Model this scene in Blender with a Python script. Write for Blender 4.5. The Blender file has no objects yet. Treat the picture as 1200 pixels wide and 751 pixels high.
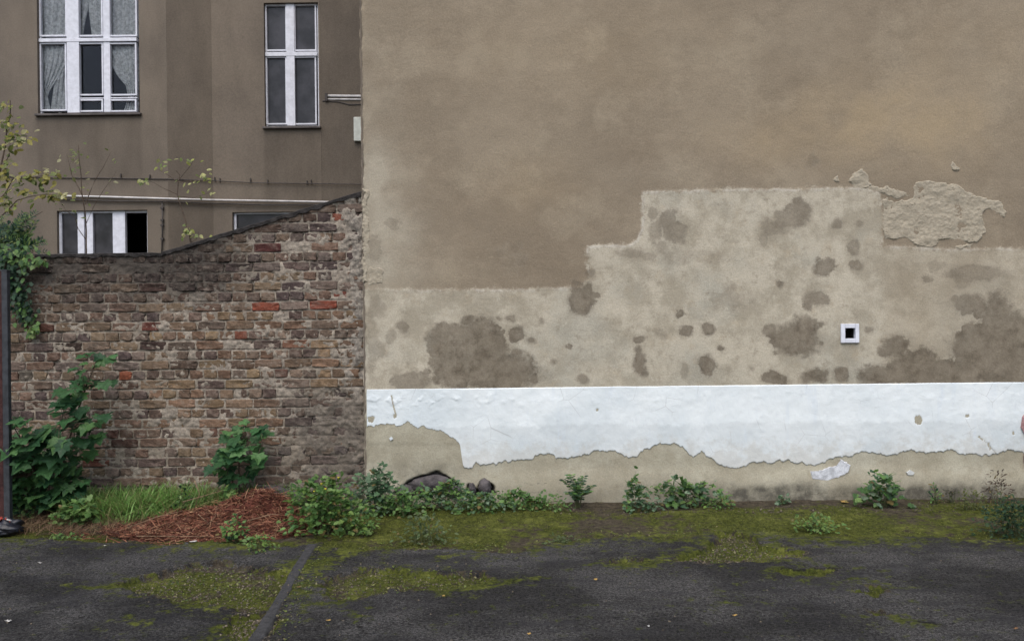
import bpy, math, random
import numpy as np
from mathutils import Vector, Matrix

# ------------------------------------------------------------------ camera, sky, sun
SC = bpy.context.scene
COL = SC.collection
F, CU, CV, HCAM, ROLL = 1040.0, 600.0, 375.5, 1.54, math.radians(0.65)
cd = bpy.data.cameras.new('camera'); cam = bpy.data.objects.new('camera', cd); COL.objects.link(cam)
cd.sensor_width = 36; cd.lens = 36*F/1200; cd.clip_end = 5000; cd.clip_start = 0.05
cam.matrix_world = Matrix.Translation((0, 0, HCAM)) @ Matrix.Rotation(math.pi/2, 4, 'X') @ Matrix.Rotation(-ROLL, 4, 'Z')
SC.camera = cam
SUN_EL, SUN_AZ = math.radians(58), math.radians(190)     # azimuth clockwise from +Y; behind the camera
w = bpy.data.worlds.new('World'); SC.world = w; w.use_nodes = True
nt = w.node_tree; bg = nt.nodes['Background']
sky = nt.nodes.new('ShaderNodeTexSky'); sky.sky_type = 'NISHITA'; sky.sun_disc = False
sky.sun_elevation = SUN_EL; sky.sun_rotation = SUN_AZ
sky.air_density = 1.0; sky.dust_density = 3.0; sky.ozone_density = 1.0
nt.links.new(sky.outputs[0], bg.inputs[0]); bg.inputs[1].default_value = 0.135
sl = bpy.data.lights.new('sun', 'SUN'); sl.energy = 1.3; sl.angle = math.radians(70); sl.color = (1, .985, .95)
sun = bpy.data.objects.new('sun', sl); COL.objects.link(sun)
sd = Vector((math.sin(SUN_AZ)*math.cos(SUN_EL), math.cos(SUN_AZ)*math.cos(SUN_EL), math.sin(SUN_EL)))
sun.rotation_euler = sd.to_track_quat('Z', 'Y').to_euler(); sun.location = sd*40
SC.view_settings.view_transform = 'Standard'; SC.view_settings.look = 'None'
SC.view_settings.exposure = 0.72; SC.view_settings.gamma = 1.0
SC.render.engine = 'CYCLES'; SC.cycles.use_denoising = True; SC.cycles.max_bounces = 5
SC.cycles.transparent_max_bounces = 12

rnd = random.Random(11)
rng = np.random.default_rng(7)

# ------------------------------------------------------------------ pixel -> place
cr, sr = math.cos(ROLL), math.sin(ROLL)
def P(u, v, Y):
    du, dv = u-CU, CV-v
    return Vector(((du*cr+dv*sr)*Y/F, Y, HCAM+(-du*sr+dv*cr)*Y/F))
def G(u, v, z=0.0):
    du, dv = u-CU, CV-v
    b = -du*sr+dv*cr
    Y = -F*(HCAM-z)/b
    return Vector(((du*cr+dv*sr)*Y/F, Y, z))

# ------------------------------------------------------------------ noise
def _h(ix, iy, seed):
    n = (ix.astype(np.int64)*374761393 + iy.astype(np.int64)*668265263 + seed*974634777) & 0xffffffff
    n = ((n ^ (n >> 13))*1274126177) & 0xffffffff
    n = (n ^ (n >> 16)) & 0xffff
    return n*(2*math.pi/65536.0)
def pn(x, y, seed=0):
    x = np.asarray(x, float); y = np.asarray(y, float)
    x0 = np.floor(x); y0 = np.floor(y); fx = x-x0; fy = y-y0
    def g(ox, oy):
        a = _h(x0+ox, y0+oy, seed)
        return np.cos(a)*(fx-ox)+np.sin(a)*(fy-oy)
    u = fx*fx*fx*(fx*(fx*6-15)+10); v = fy*fy*fy*(fy*(fy*6-15)+10)
    a = g(0, 0)*(1-u)+g(1, 0)*u; b = g(0, 1)*(1-u)+g(1, 1)*u
    return (a*(1-v)+b*v)*1.5
def fbm(x, y, o=4, seed=0):
    s = 0; a = 1.0; t = 0
    for i in range(o):
        s = s+a*pn(x*2**i, y*2**i, seed+i*17); t += a; a *= .5
    return s/t
def sst(a, b, x):
    t = np.clip((x-a)/(b-a), 0, 1); return t*t*(3-2*t)
def poly_sdf(x, y, pts):
    pts = np.asarray(pts, float); d = np.full(x.shape, 1e9); ins = np.zeros(x.shape, bool)
    for i in range(len(pts)):
        ax, ay = pts[i-1]; bx, by = pts[i]
        ex, ey = bx-ax, by-ay; L = ex*ex+ey*ey+1e-12
        t = np.clip(((x-ax)*ex+(y-ay)*ey)/L, 0, 1)
        d = np.minimum(d, (x-ax-t*ex)**2+(y-ay-t*ey)**2)
        c = ((ay > y) != (by > y)) & (x < ex*(y-ay)/(ey if abs(ey) > 1e-12 else 1e-12)+ax)
        ins ^= c
    d = np.sqrt(d)
    return np.where(ins, d, -d)
def line_dist(x, y, pts):
    d = np.full(x.shape, 1e9)
    for (ax, ay), (bx, by) in zip(pts[:-1], pts[1:]):
        ex, ey = bx-ax, by-ay; L = ex*ex+ey*ey+1e-12
        t = np.clip(((x-ax)*ex+(y-ay)*ey)/L, 0, 1)
        d = np.minimum(d, (x-ax-t*ex)**2+(y-ay-t*ey)**2)
    return np.sqrt(d)

# ------------------------------------------------------------------ object helpers
def tag(o, label=None, cat=None, group=None, kind=None):
    if label: o['label'] = label
    if cat: o['category'] = cat
    if group: o['group'] = group
    if kind: o['kind'] = kind
    return o
def empty(name, loc=(0, 0, 0), parent=None):
    o = bpy.data.objects.new(name, None); COL.objects.link(o); o.location = loc
    o.empty_display_size = .1
    if parent: o.parent = parent; 
    return o
def link(name, me, mat=None, parent=None):
    o = bpy.data.objects.new(name, me); COL.objects.link(o)
    if mat and not me.materials: me.materials.append(mat)
    if parent:
        o.parent = parent
        o.matrix_parent_inverse = Matrix.Translation(parent.matrix_world.translation if parent.parent is None and False else wloc(parent)).inverted()
    return o
def wloc(o):
    v = o.location.copy(); p = o.parent
    while p: v = v+p.location; p = p.parent
    return v
def mesh(name, V, Fc, smooth=False):
    me = bpy.data.meshes.new(name)
    if isinstance(V, np.ndarray): V = V.tolist()
    me.from_pydata(V, [], Fc if not isinstance(Fc, np.ndarray) else Fc.tolist())
    if smooth: me.polygons.foreach_set('use_smooth', [True]*len(me.polygons))
    me.update(); return me
def fastmesh(name, V, Fc, smooth=False):
    """V (n,3) array, Fc (m,k) array with fixed k"""
    V = np.asarray(V, np.float32); Fc = np.asarray(Fc, np.int32)
    me = bpy.data.meshes.new(name); m, k = Fc.shape
    me.vertices.add(len(V)); me.vertices.foreach_set('co', V.ravel())
    me.loops.add(m*k); me.loops.foreach_set('vertex_index', Fc.ravel())
    me.polygons.add(m); me.polygons.foreach_set('loop_start', np.arange(0, m*k, k, dtype=np.int32))
    me.polygons.foreach_set('loop_total', np.full(m, k, np.int32))
    if smooth: me.polygons.foreach_set('use_smooth', np.ones(m, bool))
    me.update(calc_edges=True); me.validate(); return me
def fattr(me, name, a):
    at = me.attributes.new(name, 'FLOAT', 'POINT'); at.data.foreach_set('value', np.asarray(a, np.float32).ravel())
def cattr(me, c, name='Col'):
    at = me.attributes.new(name, 'FLOAT_COLOR', 'POINT')
    c = np.asarray(c, np.float32)
    if c.shape[1] == 3: c = np.hstack([c, np.ones((len(c), 1), np.float32)])
    at.data.foreach_set('color', c.ravel())
class MB:
    def __init__(s): s.v = []; s.f = []
    def box(s, x0, x1, y0, y1, z0, z1):
        b = len(s.v)
        s.v += [(x0, y0, z0), (x1, y0, z0), (x1, y1, z0), (x0, y1, z0), (x0, y0, z1), (x1, y0, z1), (x1, y1, z1), (x0, y1, z1)]
        s.f += [tuple(b+i for i in q) for q in ((0, 3, 2, 1), (4, 5, 6, 7), (0, 1, 5, 4), (1, 2, 6, 5), (2, 3, 7, 6), (3, 0, 4, 7))]
        return s
    def tube(s, pts, r0, r1=None, n=6):
        r1 = r0 if r1 is None else r1
        pts = [Vector(p) for p in pts]; b = len(s.v); m = len(pts)
        for i, p in enumerate(pts):
            d = (pts[min(i+1, m-1)]-pts[max(i-1, 0)]).normalized()
            a = d.orthogonal().normalized() if abs(d.z) > .9 else d.cross(Vector((0, 0, 1))).normalized()
            c = d.cross(a); r = r0+(r1-r0)*i/max(m-1, 1)
            for k in range(n):
                t = 2*math.pi*k/n; s.v.append(tuple(p+a*(r*math.cos(t))+c*(r*math.sin(t))))
        for i in range(m-1):
            for k in range(n):
                k2 = (k+1) % n
                s.f.append((b+i*n+k, b+i*n+k2, b+(i+1)*n+k2, b+(i+1)*n+k))
        s.f.append(tuple(b+k for k in range(n))[::-1]); s.f.append(tuple(b+(m-1)*n+k for k in range(n)))
        return s
    def build(s, name, mat, parent=None, smooth=False):
        return link(name, mesh(name, s.v, s.f, smooth), mat, parent)
def bevel(o, wd=.004, seg=2):
    m = o.modifiers.new('bevel', 'BEVEL'); m.width = wd; m.segments = seg; m.limit_method = 'ANGLE'; return o
def grid_faces(nx, ny):
    i = np.arange(nx-1)[None, :]+np.arange(ny-1)[:, None]*nx
    return np.stack([i, i+1, i+1+nx, i+nx], -1).reshape(-1, 4)

# ------------------------------------------------------------------ material helpers
class NT:
    def __init__(s, name):
        s.m = bpy.data.materials.new(name); s.m.use_nodes = True; s.t = s.m.node_tree
        s.b = s.t.nodes['Principled BSDF']; s.out = s.t.nodes['Material Output']
    def n(s, t): return s.t.nodes.new('ShaderNode'+t)
    def put(s, sock, v):
        if hasattr(v, 'is_output'): s.t.links.new(v, sock)
        elif v is not None:
            if hasattr(sock.default_value, '__len__') and hasattr(v, '__len__') and len(v) == 3 and len(sock.default_value) == 4: v = (*v, 1)
            sock.default_value = v
    def pos(s):
        g = s.n('NewGeometry'); return g.outputs['Position']
    def noise(s, sc, det=4, rough=.55, vec=None, stretch=None):
        if vec is None: vec = s.pos()
        if stretch:
            mp = s.n('VectorMath'); mp.operation = 'MULTIPLY'; s.put(mp.inputs[0], vec); mp.inputs[1].default_value = stretch; vec = mp.outputs[0]
        t = s.n('TexNoise'); s.put(t.inputs['Vector'], vec); t.inputs['Scale'].default_value = sc
        t.inputs['Detail'].default_value = det; t.inputs['Roughness'].default_value = rough
        return t.outputs['Fac']
    def vor(s, sc, feat='F1', vec=None):
        t = s.n('TexVoronoi'); t.feature = feat; s.put(t.inputs['Vector'], vec or s.pos()); t.inputs['Scale'].default_value = sc
        return t.outputs['Distance']
    def attr(s, name, out='Fac'):
        a = s.n('Attribute'); a.attribute_name = name; return a.outputs[out]
    def math(s, op, a, b=None, c=None):
        m = s.n('Math'); m.operation = op; s.put(m.inputs[0], a)
        if b is not None: s.put(m.inputs[1], b)
        if c is not None: s.put(m.inputs[2], c)
        return m.outputs[0]
    def ss(s, x, a, b, lo=0., hi=1.):
        m = s.n('MapRange'); m.interpolation_type = 'SMOOTHSTEP'; s.put(m.inputs[0], x)
        for i, q in enumerate((a, b, lo, hi)): s.put(m.inputs[i+1], q)
        return m.outputs[0]
    def mix(s, f, a, b, mode='MIX'):
        m = s.n('Mix'); m.data_type = 'RGBA'; m.blend_type = mode
        s.put(m.inputs[0], f); s.put(m.inputs[6], a); s.put(m.inputs[7], b); return m.outputs[2]
    def tint(s, col, k): return s.mix(1.0, col, k, 'MULTIPLY')
    def scale(s, col, f):
        m = s.n('VectorMath'); m.operation = 'SCALE'; s.put(m.inputs[0], col); s.put(m.inputs[3], f); return m.outputs[0]
    def bump(s, h, dist=.01, st=1., prev=None):
        b = s.n('Bump'); s.put(b.inputs['Height'], h); b.inputs['Distance'].default_value = dist; b.inputs['Strength'].default_value = st
        if prev is not None: s.put(b.inputs['Normal'], prev)
        return b.outputs[0]
    def done(s, col, rough=.9, nrm=None, spec=.25, metal=0):
        s.put(s.b.inputs['Base Color'], col); s.put(s.b.inputs['Roughness'], rough)
        s.b.inputs['Specular IOR Level'].default_value = spec; s.b.inputs['Metallic'].default_value = metal
        if nrm is not None: s.put(s.b.inputs['Normal'], nrm)
        return s.m
def simple(name, c, rough=.8, var=.25, sc=20, bmp=.003, spec=.25, metal=0):
    m = NT(name); f = m.ss(m.noise(sc, 5), .3, .7, 1-var, 1+var)
    return m.done(m.scale(c, f), rough, m.bump(m.noise(sc*4, 4), bmp), spec, metal)

def mat_plaster():
    m = NT('plaster')
    lo = m.noise(.9, 5, .6); mid = m.noise(4, 6, .65); fine = m.noise(90, 3, .6); sp = m.noise(300, 2); bl = m.noise(11, 6, .72)
    up = m.mix(m.ss(lo, .35, .65), (.245, .200, .150), (.300, .250, .190))
    up = m.mix(m.ss(mid, .42, .75, 0, .5), up, (.225, .186, .142))
    up = m.mix(m.ss(m.noise(2.3, 5, .6), .48, .68, 0, .75), up, (.335, .283, .215))
    up = m.mix(m.attr('ochre'), up, (.385, .305, .205))
    up = m.mix(m.attr('pale'), up, (.43, .39, .32))
    up = m.tint(up, (.87, .853, .80))
    dn = m.mix(m.ss(mid, .38, .62), (.385, .352, .29), (.53, .492, .42))
    dn = m.mix(m.ss(m.noise(1.7, 5, .6), .5, .72, 0, .6), dn, (.405, .40, .36))
    dn = m.mix(m.ss(m.noise(7, 5, .7), .54, .75, 0, .55), dn, (.44, .375, .285))
    dn = m.mix(m.ss(bl, .54, .70, 0, .6), dn, (.30, .268, .218))
    dn = m.mix(m.ss(m.noise(13, 5, .65), .60, .72, 0, .5), dn, (.58, .55, .48))
    dn = m.mix(m.attr('tint'), dn, m.mix(m.ss(mid, .35, .65), (.325, .285, .225), (.40, .355, .285)))
    dn = m.tint(dn, (.835, .805, .735))
    msk = m.ss(m.math('ADD', m.attr('patch'), m.ss(m.noise(24, 6, .75), .2, .8, -.045, .045)), -.018, .022)
    c = m.mix(msk, up, dn)
    c = m.mix(m.math('MULTIPLY', m.attr('rim'), m.ss(mid, .42, .62, 0, .6)), c, (.50, .465, .40))
    lw = m.mix(m.ss(mid, .35, .7), (.355, .318, .250), (.455, .418, .340))
    lw = m.mix(m.ss(bl, .52, .70, 0, .55), lw, (.30, .262, .195))
    lw = m.mix(m.ss(m.noise(2.6, 5, .6), .5, .7, 0, .6), lw, (.50, .47, .40))
    c = m.mix(m.attr('low'), c, m.tint(lw, (.85, .855, .80)))
    sdv = m.attr('stain')
    st = m.ss(m.math('ADD', sdv, m.ss(m.noise(20, 6, .75), .2, .8, -.24, .24)), -.10, .16)
    st2 = m.ss(m.math('ADD', sdv, m.ss(m.noise(16, 6, .75), .2, .8, -.40, .40)), -.38, .30)
    sf = m.ss(m.noise(3.1, 3), .36, .58, 0, .85); st = m.math('ADD', m.math('MULTIPLY', st, m.math('SUBTRACT', 1.0, sf)), m.math('MULTIPLY', st2, sf))
    sc_ = m.mix(m.ss(m.noise(9, 5, .7), .35, .7), (.135, .116, .092), (.215, .188, .152))
    sc_ = m.mix(m.ss(sdv, .08, .5, 0, .75), sc_, m.mix(m.ss(m.noise(6, 5, .7), .4, .6), (.19, .165, .13), (.285, .255, .21)))
    c = m.mix(m.math('MULTIPLY', m.math('MULTIPLY', st, m.attr('stainw')), m.ss(bl, .3, .66, 1.0, .68)), c, m.tint(sc_, (.60, .555, .495)))
    ring = m.math('MULTIPLY', m.ss(sdv, -.7, -.05, 0, .45), m.ss(m.noise(10, 6, .75), .42, .66))
    c = m.mix(ring, c, (.235, .20, .15))
    gr = m.math('MULTIPLY', m.attr('grime'), m.ss(m.noise(9, 6, .7), .3, .6, .35, 1))
    c = m.mix(gr, c, (.085, .078, .062))
    c = m.mix(m.attr('stone'), c, m.mix(m.ss(m.noise(15, 5), .35, .65), (.04, .036, .036), (.10, .09, .085)))
    c = m.mix(m.ss(m.attr('crack'), .0008, .0035, .8, 0), c, (.09, .078, .06))
    c = m.scale(c, m.ss(fine, .25, .75, .88, 1.10)); c = m.scale(c, m.ss(sp, .3, .72, .92, 1.07))
    n = m.bump(m.noise(260, 3), .0022, 1); n = m.bump(m.noise(45, 4, .7), .004, .6, n); n = m.bump(mid, .02, .35, n)
    return m.done(c, .93, n, .2)
def mat_scar():
    m = NT('crumbled_plaster')
    a = m.noise(30, 6, .7); b = m.noise(6, 4)
    c = m.mix(m.ss(a, .30, .70), (.36, .315, .25), (.46, .41, .335)); c = m.mix(m.ss(b, .5, .7, 0, .5), c, (.40, .355, .285)); c = m.tint(c, (.80, .79, .74))
    return m.done(c, .95, m.bump(m.noise(220, 3), .003, .7, m.bump(a, .006, .5)), .15)
def mat_white():
    m = NT('white_paint')
    a = m.noise(14, 6, .7); z = m.n('SeparateXYZ'); m.put(z.inputs[0], m.pos())
    c = m.mix(m.ss(m.noise(2.2, 4), .35, .7), (.70, .735, .732), (.585, .632, .642))
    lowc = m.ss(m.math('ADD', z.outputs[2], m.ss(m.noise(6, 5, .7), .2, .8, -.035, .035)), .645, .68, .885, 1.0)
    c = m.scale(c, lowc)
    c = m.mix(m.ss(a, .55, .75, 0, .5), c, (.52, .555, .57))
    c = m.mix(m.ss(m.noise(40, 4, .7), .66, .74, 0, .5), c, (.45, .43, .40))
    c = m.mix(m.ss(m.noise(3, 5, .65, stretch=(3, 1, .5)), .54, .75, 0, .45), c, (.54, .60, .66))
    v_ = m.n('TexVoronoi'); v_.feature = 'DISTANCE_TO_EDGE'; m.put(v_.inputs['Vector'], m.pos()); v_.inputs['Scale'].default_value = 4.5
    hl = m.math('MULTIPLY', m.ss(v_.outputs['Distance'], .002, .012, .55, 0), m.ss(m.noise(2.7, 4), .50, .62)); c = m.mix(hl, c, (.36, .36, .35))
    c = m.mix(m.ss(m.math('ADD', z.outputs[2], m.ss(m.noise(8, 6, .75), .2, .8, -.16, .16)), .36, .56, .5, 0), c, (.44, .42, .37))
    c = m.mix(m.attr('chip'), c, m.mix(m.ss(a, .4, .6), (.13, .115, .10), (.32, .28, .22)))
    return m.done(c, .62, m.bump(m.noise(200, 3), .002, .8, m.bump(a, .006, .5)), .35)
def mat_brick():
    m = NT('brick')
    oi = m.n('ObjectInfo'); base = m.mix(m.attr('isv'), oi.outputs['Color'], m.attr('Col', 'Color'))
    a = m.noise(26, 6, .7); b = m.noise(90, 4, .65); l = m.noise(5, 4)
    c = m.scale(base, m.ss(a, .3, .7, .70, 1.25)); c = m.scale(c, m.ss(b, .3, .7, .82, 1.14))
    c = m.mix(m.ss(m.noise(13, 6, .78), .48, .68, 0, .6), c, (.225, .198, .162))          # mortar smears
    c = m.mix(m.ss(m.noise(10, 6, .75), .55, .72, 0, .6), c, (.07, .06, .053))          # dark crust
    c = m.mix(m.ss(l, .55, .75, 0, .35), c, (.17, .155, .125))
    c = m.tint(c, (.78, .735, .72))
    return m.done(c, .93, m.bump(b, .004, .9, m.bump(a, .012, .9)), .15)
def mat_mortar():
    m = NT('mortar'); a = m.noise(30, 6, .7); l = m.noise(2.5, 4)
    c = m.mix(m.ss(a, .35, .65), (.22, .195, .165), (.40, .36, .305))
    c = m.mix(m.ss(l, .45, .65, 0, .6), c, (.24, .21, .17))
    c = m.mix(m.attr('soot'), c, (.055, .049, .045))
    c = m.mix(m.attr('pale'), c, m.mix(m.ss(a, .4, .6), (.20, .185, .165), (.36, .335, .295)))
    c = m.tint(c, (.86, .82, .775))
    return m.done(c, .95, m.bump(m.noise(140, 4), .006, 1, m.bump(a, .012, .8)), .1)
def mat_facade():
    m = NT('facade_render'); oi = m.n('ObjectInfo')
    a = m.noise(1.2, 5, .6); f = m.noise(50, 4, .6)
    c = m.mix(m.ss(a, .35, .7), (.270, .228, .190), (.228, .194, .165))
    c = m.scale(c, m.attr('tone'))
    c = m.scale(c, m.ss(m.noise(2.2, 5, .6, stretch=(1.6, 1.6, .5)), .35, .7, 1.07, .92))
    c = m.mix(m.ss(m.noise(9, 5, .7), .6, .78, 0, .4), c, (.15, .125, .10))
    c = m.scale(c, m.ss(f, .3, .7, .90, 1.09))
    c = m.tint(c, (.62, .61, .575))
    return m.done(c, .93, m.bump(m.noise(120, 3), .004, .8), .15)
def mat_ground():
    m = NT('yard_ground')
    g = m.noise(160, 3, .7); v = m.vor(95); mid = m.noise(8, 6, .65); lo = m.noise(1.1, 5, .6)
    asp = m.mix(m.ss(g, .35, .68), (.021, .0200, .0190), (.082, .0785, .0745))
    asp = m.scale(asp, m.ss(lo, .40, .62, .55, 1.35))
    asp = m.scale(asp, m.ss(m.noise(58, 4, .75), .34, .64, .38, 1.75))
    asp = m.mix(m.ss(mid, .55, .72, 0, .5), asp, (.048, .045, .043))
    asp = m.mix(m.ss(m.noise(60, 3, .8), .70, .76, 0, .5), asp, (.11, .10, .095))
    asp = m.mix(m.ss(m.noise(2.4, 6, .7, stretch=(.6, 1.6, 1)), .48, .66, 0, .6), asp, (.030, .029, .031))
    asp = m.mix(m.ss(m.noise(5, 6, .7, stretch=(.5, 1.5, 1)), .55, .70, 0, .45), asp, (.092, .089, .088))
    soil = m.mix(m.ss(m.noise(22, 6, .75), .35, .65), (.036, .028, .019), (.095, .078, .054))
    soil = m.mix(m.ss(g, .58, .7, 0, .7), soil, (.19, .165, .13))
    moss = m.mix(m.ss(m.noise(35, 5, .7), .35, .65), (.032, .039, .006), (.098, .112, .018))
    moss = m.mix(m.ss(m.noise(3.2, 5, .7), .48, .66, 0, .85), moss, m.mix(m.ss(m.noise(40, 5, .7), .35, .65), (.080, .095, .014), (.19, .20, .045)))
    so = m.ss(m.math('ADD', m.attr('soil'), m.ss(m.noise(18, 6, .75), .2, .8, -.09, .09)), -.02, .03)
    c = m.mix(so, asp, soil)
    mo = m.ss(m.math('ADD', m.attr('moss'), m.ss(m.noise(11, 6, .78), .2, .8, -.75, .75)), .25, .70)
    c = m.mix(m.math('MULTIPLY', mo, .92), c, moss)
    c = m.mix(m.ss(m.attr('crack'), .002, .010, .85, 0), c, (.012, .011, .010))
    n = m.bump(g, .009, .9); n = m.bump(v, .004, .5, n); n = m.bump(m.noise(50, 5, .75), .022, .9, n); n = m.bump(m.noise(9, 4, .6), .03, .4, n)
    return m.done(c, m.ss(mid, .3, .7, .85, .98), n, .12)
def mat_leaf(name='leaf', tr=.35, rough=.5):
    m = NT(name); oi = m.n('ObjectInfo'); base = m.mix(m.attr('isv'), oi.outputs['Color'], m.attr('Col', 'Color'))
    c = m.scale(base, m.ss(m.noise(60, 4), .3, .7, .75, 1.2))
    m.done(c, rough, None, .3)
    t = m.n('BsdfTranslucent'); m.put(t.inputs[0], m.scale(c, 1.25)); mx = m.n('MixShader'); mx.inputs[0].default_value = tr
    m.t.links.new(m.b.outputs[0], mx.inputs[1]); m.t.links.new(t.outputs[0], mx.inputs[2]); m.t.links.new(mx.outputs[0], m.out.inputs[0])
    return m.m
def mat_lace():
    m = NT('lace'); c = m.mix(m.ss(m.noise(25, 4), .35, .65), (.70, .69, .70), (.85, .84, .85))
    m.done(c, .9, None, .1)
    tr = m.n('BsdfTransparent'); mx = m.n('MixShader')
    m.put(mx.inputs[0], m.ss(m.noise(20, 4, .75), .38, .60, .55, 1.0)); m.t.links.new(tr.outputs[0], mx.inputs[1]); m.t.links.new(m.b.outputs[0], mx.inputs[2])
    m.t.links.new(mx.outputs[0], m.out.inputs[0]); return m.m
def mat_glass():
    m = NT('window_glass'); tr = m.n('BsdfTransparent'); tr.inputs[0].default_value = (.95, .96, .95, 1)
    gl = m.n('BsdfGlossy'); gl.inputs['Roughness'].default_value = .05; gl.inputs[0].default_value = (.30, .30, .32, 1)
    fr = m.n('Fresnel'); fr.inputs[0].default_value = 1.5; mx = m.n('MixShader')
    m.t.links.new(fr.outputs[0], mx.inputs[0]); m.t.links.new(tr.outputs[0], mx.inputs[1]); m.t.links.new(gl.outputs[0], mx.inputs[2])
    m.t.links.new(mx.outputs[0], m.out.inputs[0]); return m.m

M = dict(
    plaster=mat_plaster(), scar=mat_scar(), white=mat_white(), brick=mat_brick(), mortar=mat_mortar(), facade=mat_facade(),
    ground=mat_ground(), leaf=mat_leaf('leaf', .42, .5), dry=mat_leaf('dry_stem', .1, .8), lace=mat_lace(), glass=mat_glass(),
    frame=simple('window_paint', (.60, .61, .66), .45, .1, 15, .001, .4),
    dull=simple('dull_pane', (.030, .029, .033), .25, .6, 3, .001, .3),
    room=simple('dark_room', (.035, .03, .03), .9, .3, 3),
    coping=simple('tarred_coping', (.035, .031, .029), .9, .45, 18, .01),
    stone=simple('dark_stone', (.075, .066, .066), .85, .45, 14, .012),
    kerb=simple('kerb_concrete', (.040, .039, .039), .9, .30, 30, .006),
    soil=simple('dark_soil', (.05, .038, .028), .95, .4, 40, .01),
    bark=simple('bark', (.085, .062, .045), .9, .3, 40, .004),
    steel=simple('grey_post_paint', (.028, .031, .035), .55, .35, 25, .002, .4),
    rust=simple('rusty_steel', (.045, .018, .016), .85, .4, 30, .004),
    pipe=simple('pipe_paint', (.50, .48, .47), .5, .2, 10, .001),
    cable=simple('cable', (.06, .052, .048), .7, .3, 20, .001),
    ledge=simple('sill_sheet', (.085, .074, .068), .6, .3, 10, .002),
    boxg=simple('box_plastic', (.50, .52, .47), .5, .12, 10, .001),
    bag=simple('black_plastic', (.010, .010, .015), .42, .3, 15, .004, .5),
    red=simple('red_plastic', (.30, .045, .03), .5, .2, 20, .002),
    scrapw=simple('worn_white', (.50, .51, .53), .8, .25, 25, .004), paper=simple('white_paper', (.45, .43, .40), .85, .15, 30, .002),
    redp=simple('red_paint', (.30, .17, .165), .8, .3, 30, .002),
    twig=simple('pale_twig', (.20, .13, .08), .85, .3, 40, .002),
)

# ================================================================== GROUND
def nonuni(a, b, step, lo, hi, g=1.35):
    core = list(np.arange(a, b+step/2, step)); s = step; x = core[-1]
    while x < hi: s *= g; x += s; core.append(min(x, hi))
    s = step; x = a; pre = []
    while x > lo: s *= g; x -= s; pre.append(max(x, lo))
    return np.array(pre[::-1]+core)
gx = nonuni(-4.6, 4.6, .0125, -600, 600); gy = nonuni(3.7, 7.75, .0125, -600, 900)
X, Y = np.meshgrid(gx, gy)
def gpoly(pts): return [tuple(G(u, v)[:2]) for u, v in pts]
wx = X+.08*fbm(X*4, Y*4, 4, 3)+.05*fbm(X*13, Y*13, 3, 33); wy = Y+.12*fbm(X*3, Y*4, 5, 9)+.05*fbm(X*13, Y*13, 3, 39)
soil = poly_sdf(wx, wy, [(-60, 60)]+gpoly([(-900, 633), (0, 633), (130, 636), (260, 637), (352, 640), (372, 636), (430, 645), (520, 641), (600, 648), (622, 640), (655, 634), (720, 630), (800, 631), (842, 625), (870, 622), (930, 628), (1000, 632), (1090, 630), (1200, 634), (2200, 640)])+[(60, 60)])
holes = [
    [(138, 686), (165, 676), (205, 662), (250, 656), (300, 664), (345, 668), (338, 694), (326, 716), (280, 712), (215, 708), (192, 700), (160, 692)],
    [(376, 694), (384, 676), (430, 662), (470, 668), (520, 672), (566, 668), (582, 682), (520, 690), (460, 688), (420, 700), (390, 700)],
    [(770, 657), (815, 648), (852, 622), (885, 630), (890, 641), (948, 648), (940, 654), (880, 658), (830, 660)],
    [(705, 655), (735, 652), (760, 658), (735, 661)],
    [(1000, 692), (1030, 688), (1042, 692), (1020, 698)], [(1012, 718), (1040, 714), (1046, 720)],
    [(275, 718), (330, 716), (315, 751), (280, 751), (262, 735)], [(905, 668), (975, 666), (965, 672), (915, 674)],
]
for h in holes: soil = np.maximum(soil, poly_sdf(wx, wy, gpoly(h)))
KX = -1.30
kd = np.abs(X-KX-.012*(Y-5)*2)
near = (Y < 6.1)*1.0
n1 = fbm(X*2.2, Y*2.2, 5, 31); n2 = fbm(X*.7, Y*.9, 4, 77)
moss = np.where(soil > 0, .74+.9*n2+.9*n1, .02+.30*n1+.52*sst(.75, 0, 6.35-Y)*(.35+.65*sst(.6, 2.2, X)))
moss = moss+np.where(soil <= 0, .45*sst(-.28, 0, soil)*(.5+n1*1.6), 0)
moss = moss-.55*sst(7.0, 7.25, Y+.2*n1)                 # bare earth under the walls
moss = moss+.34*sst(.26, .08, kd)*near*(0.8+n1*1.5)
moss = moss-.35*(poly_sdf(wx, wy, gpoly([(0, 603), (130, 600), (350, 615), (360, 632), (110, 630), (0, 622)])) > 0)
pale = poly_sdf(wx, wy, gpoly(holes[0])); moss = np.where(pale > .02, moss-.18+.4*n1, moss)
# asphalt edges: broken lips
gz = .010*n2+.006*n1
gz = gz-.036*sst(-.008, .02, soil+.03*fbm(X*9, Y*9, 3, 5))
gz = gz+sst(5.9, 7.3, Y)*(.055+.03*fbm(X*1.5, Y*1.5, 3, 8))
gz = gz+.010*np.clip(moss, 0, 1)*(.5+fbm(X*14, Y*14, 3, 12))
gz = gz+.007*fbm(X*18, Y*18, 3, 41)
steps = [[(585, 686), (640, 676), (668, 664), (705, 655), (770, 661)], [(0, 690), (60, 684), (130, 690), (150, 688)], [(380, 692), (470, 700), (560, 688), (640, 676)], [(900, 668), (1010, 664), (1090, 676)], [(1010, 720), (1100, 730), (1200, 722)], [(440, 640), (520, 652), (600, 646)], [(0, 735), (90, 722), (190, 730), (270, 722)], [(420, 751), (425, 725), (440, 690)]]
crk = np.full(X.shape, 9.)
for s_ in steps: crk = np.minimum(crk, line_dist(wx, wy, gpoly(s_)))
crk = crk+.006*np.clip(.25+fbm(X*2.5, Y*2.5, 3, 99), 0, 1)
moss = moss+.45*sst(.06, .004, crk)*(.4+n1*1.8)
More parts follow.
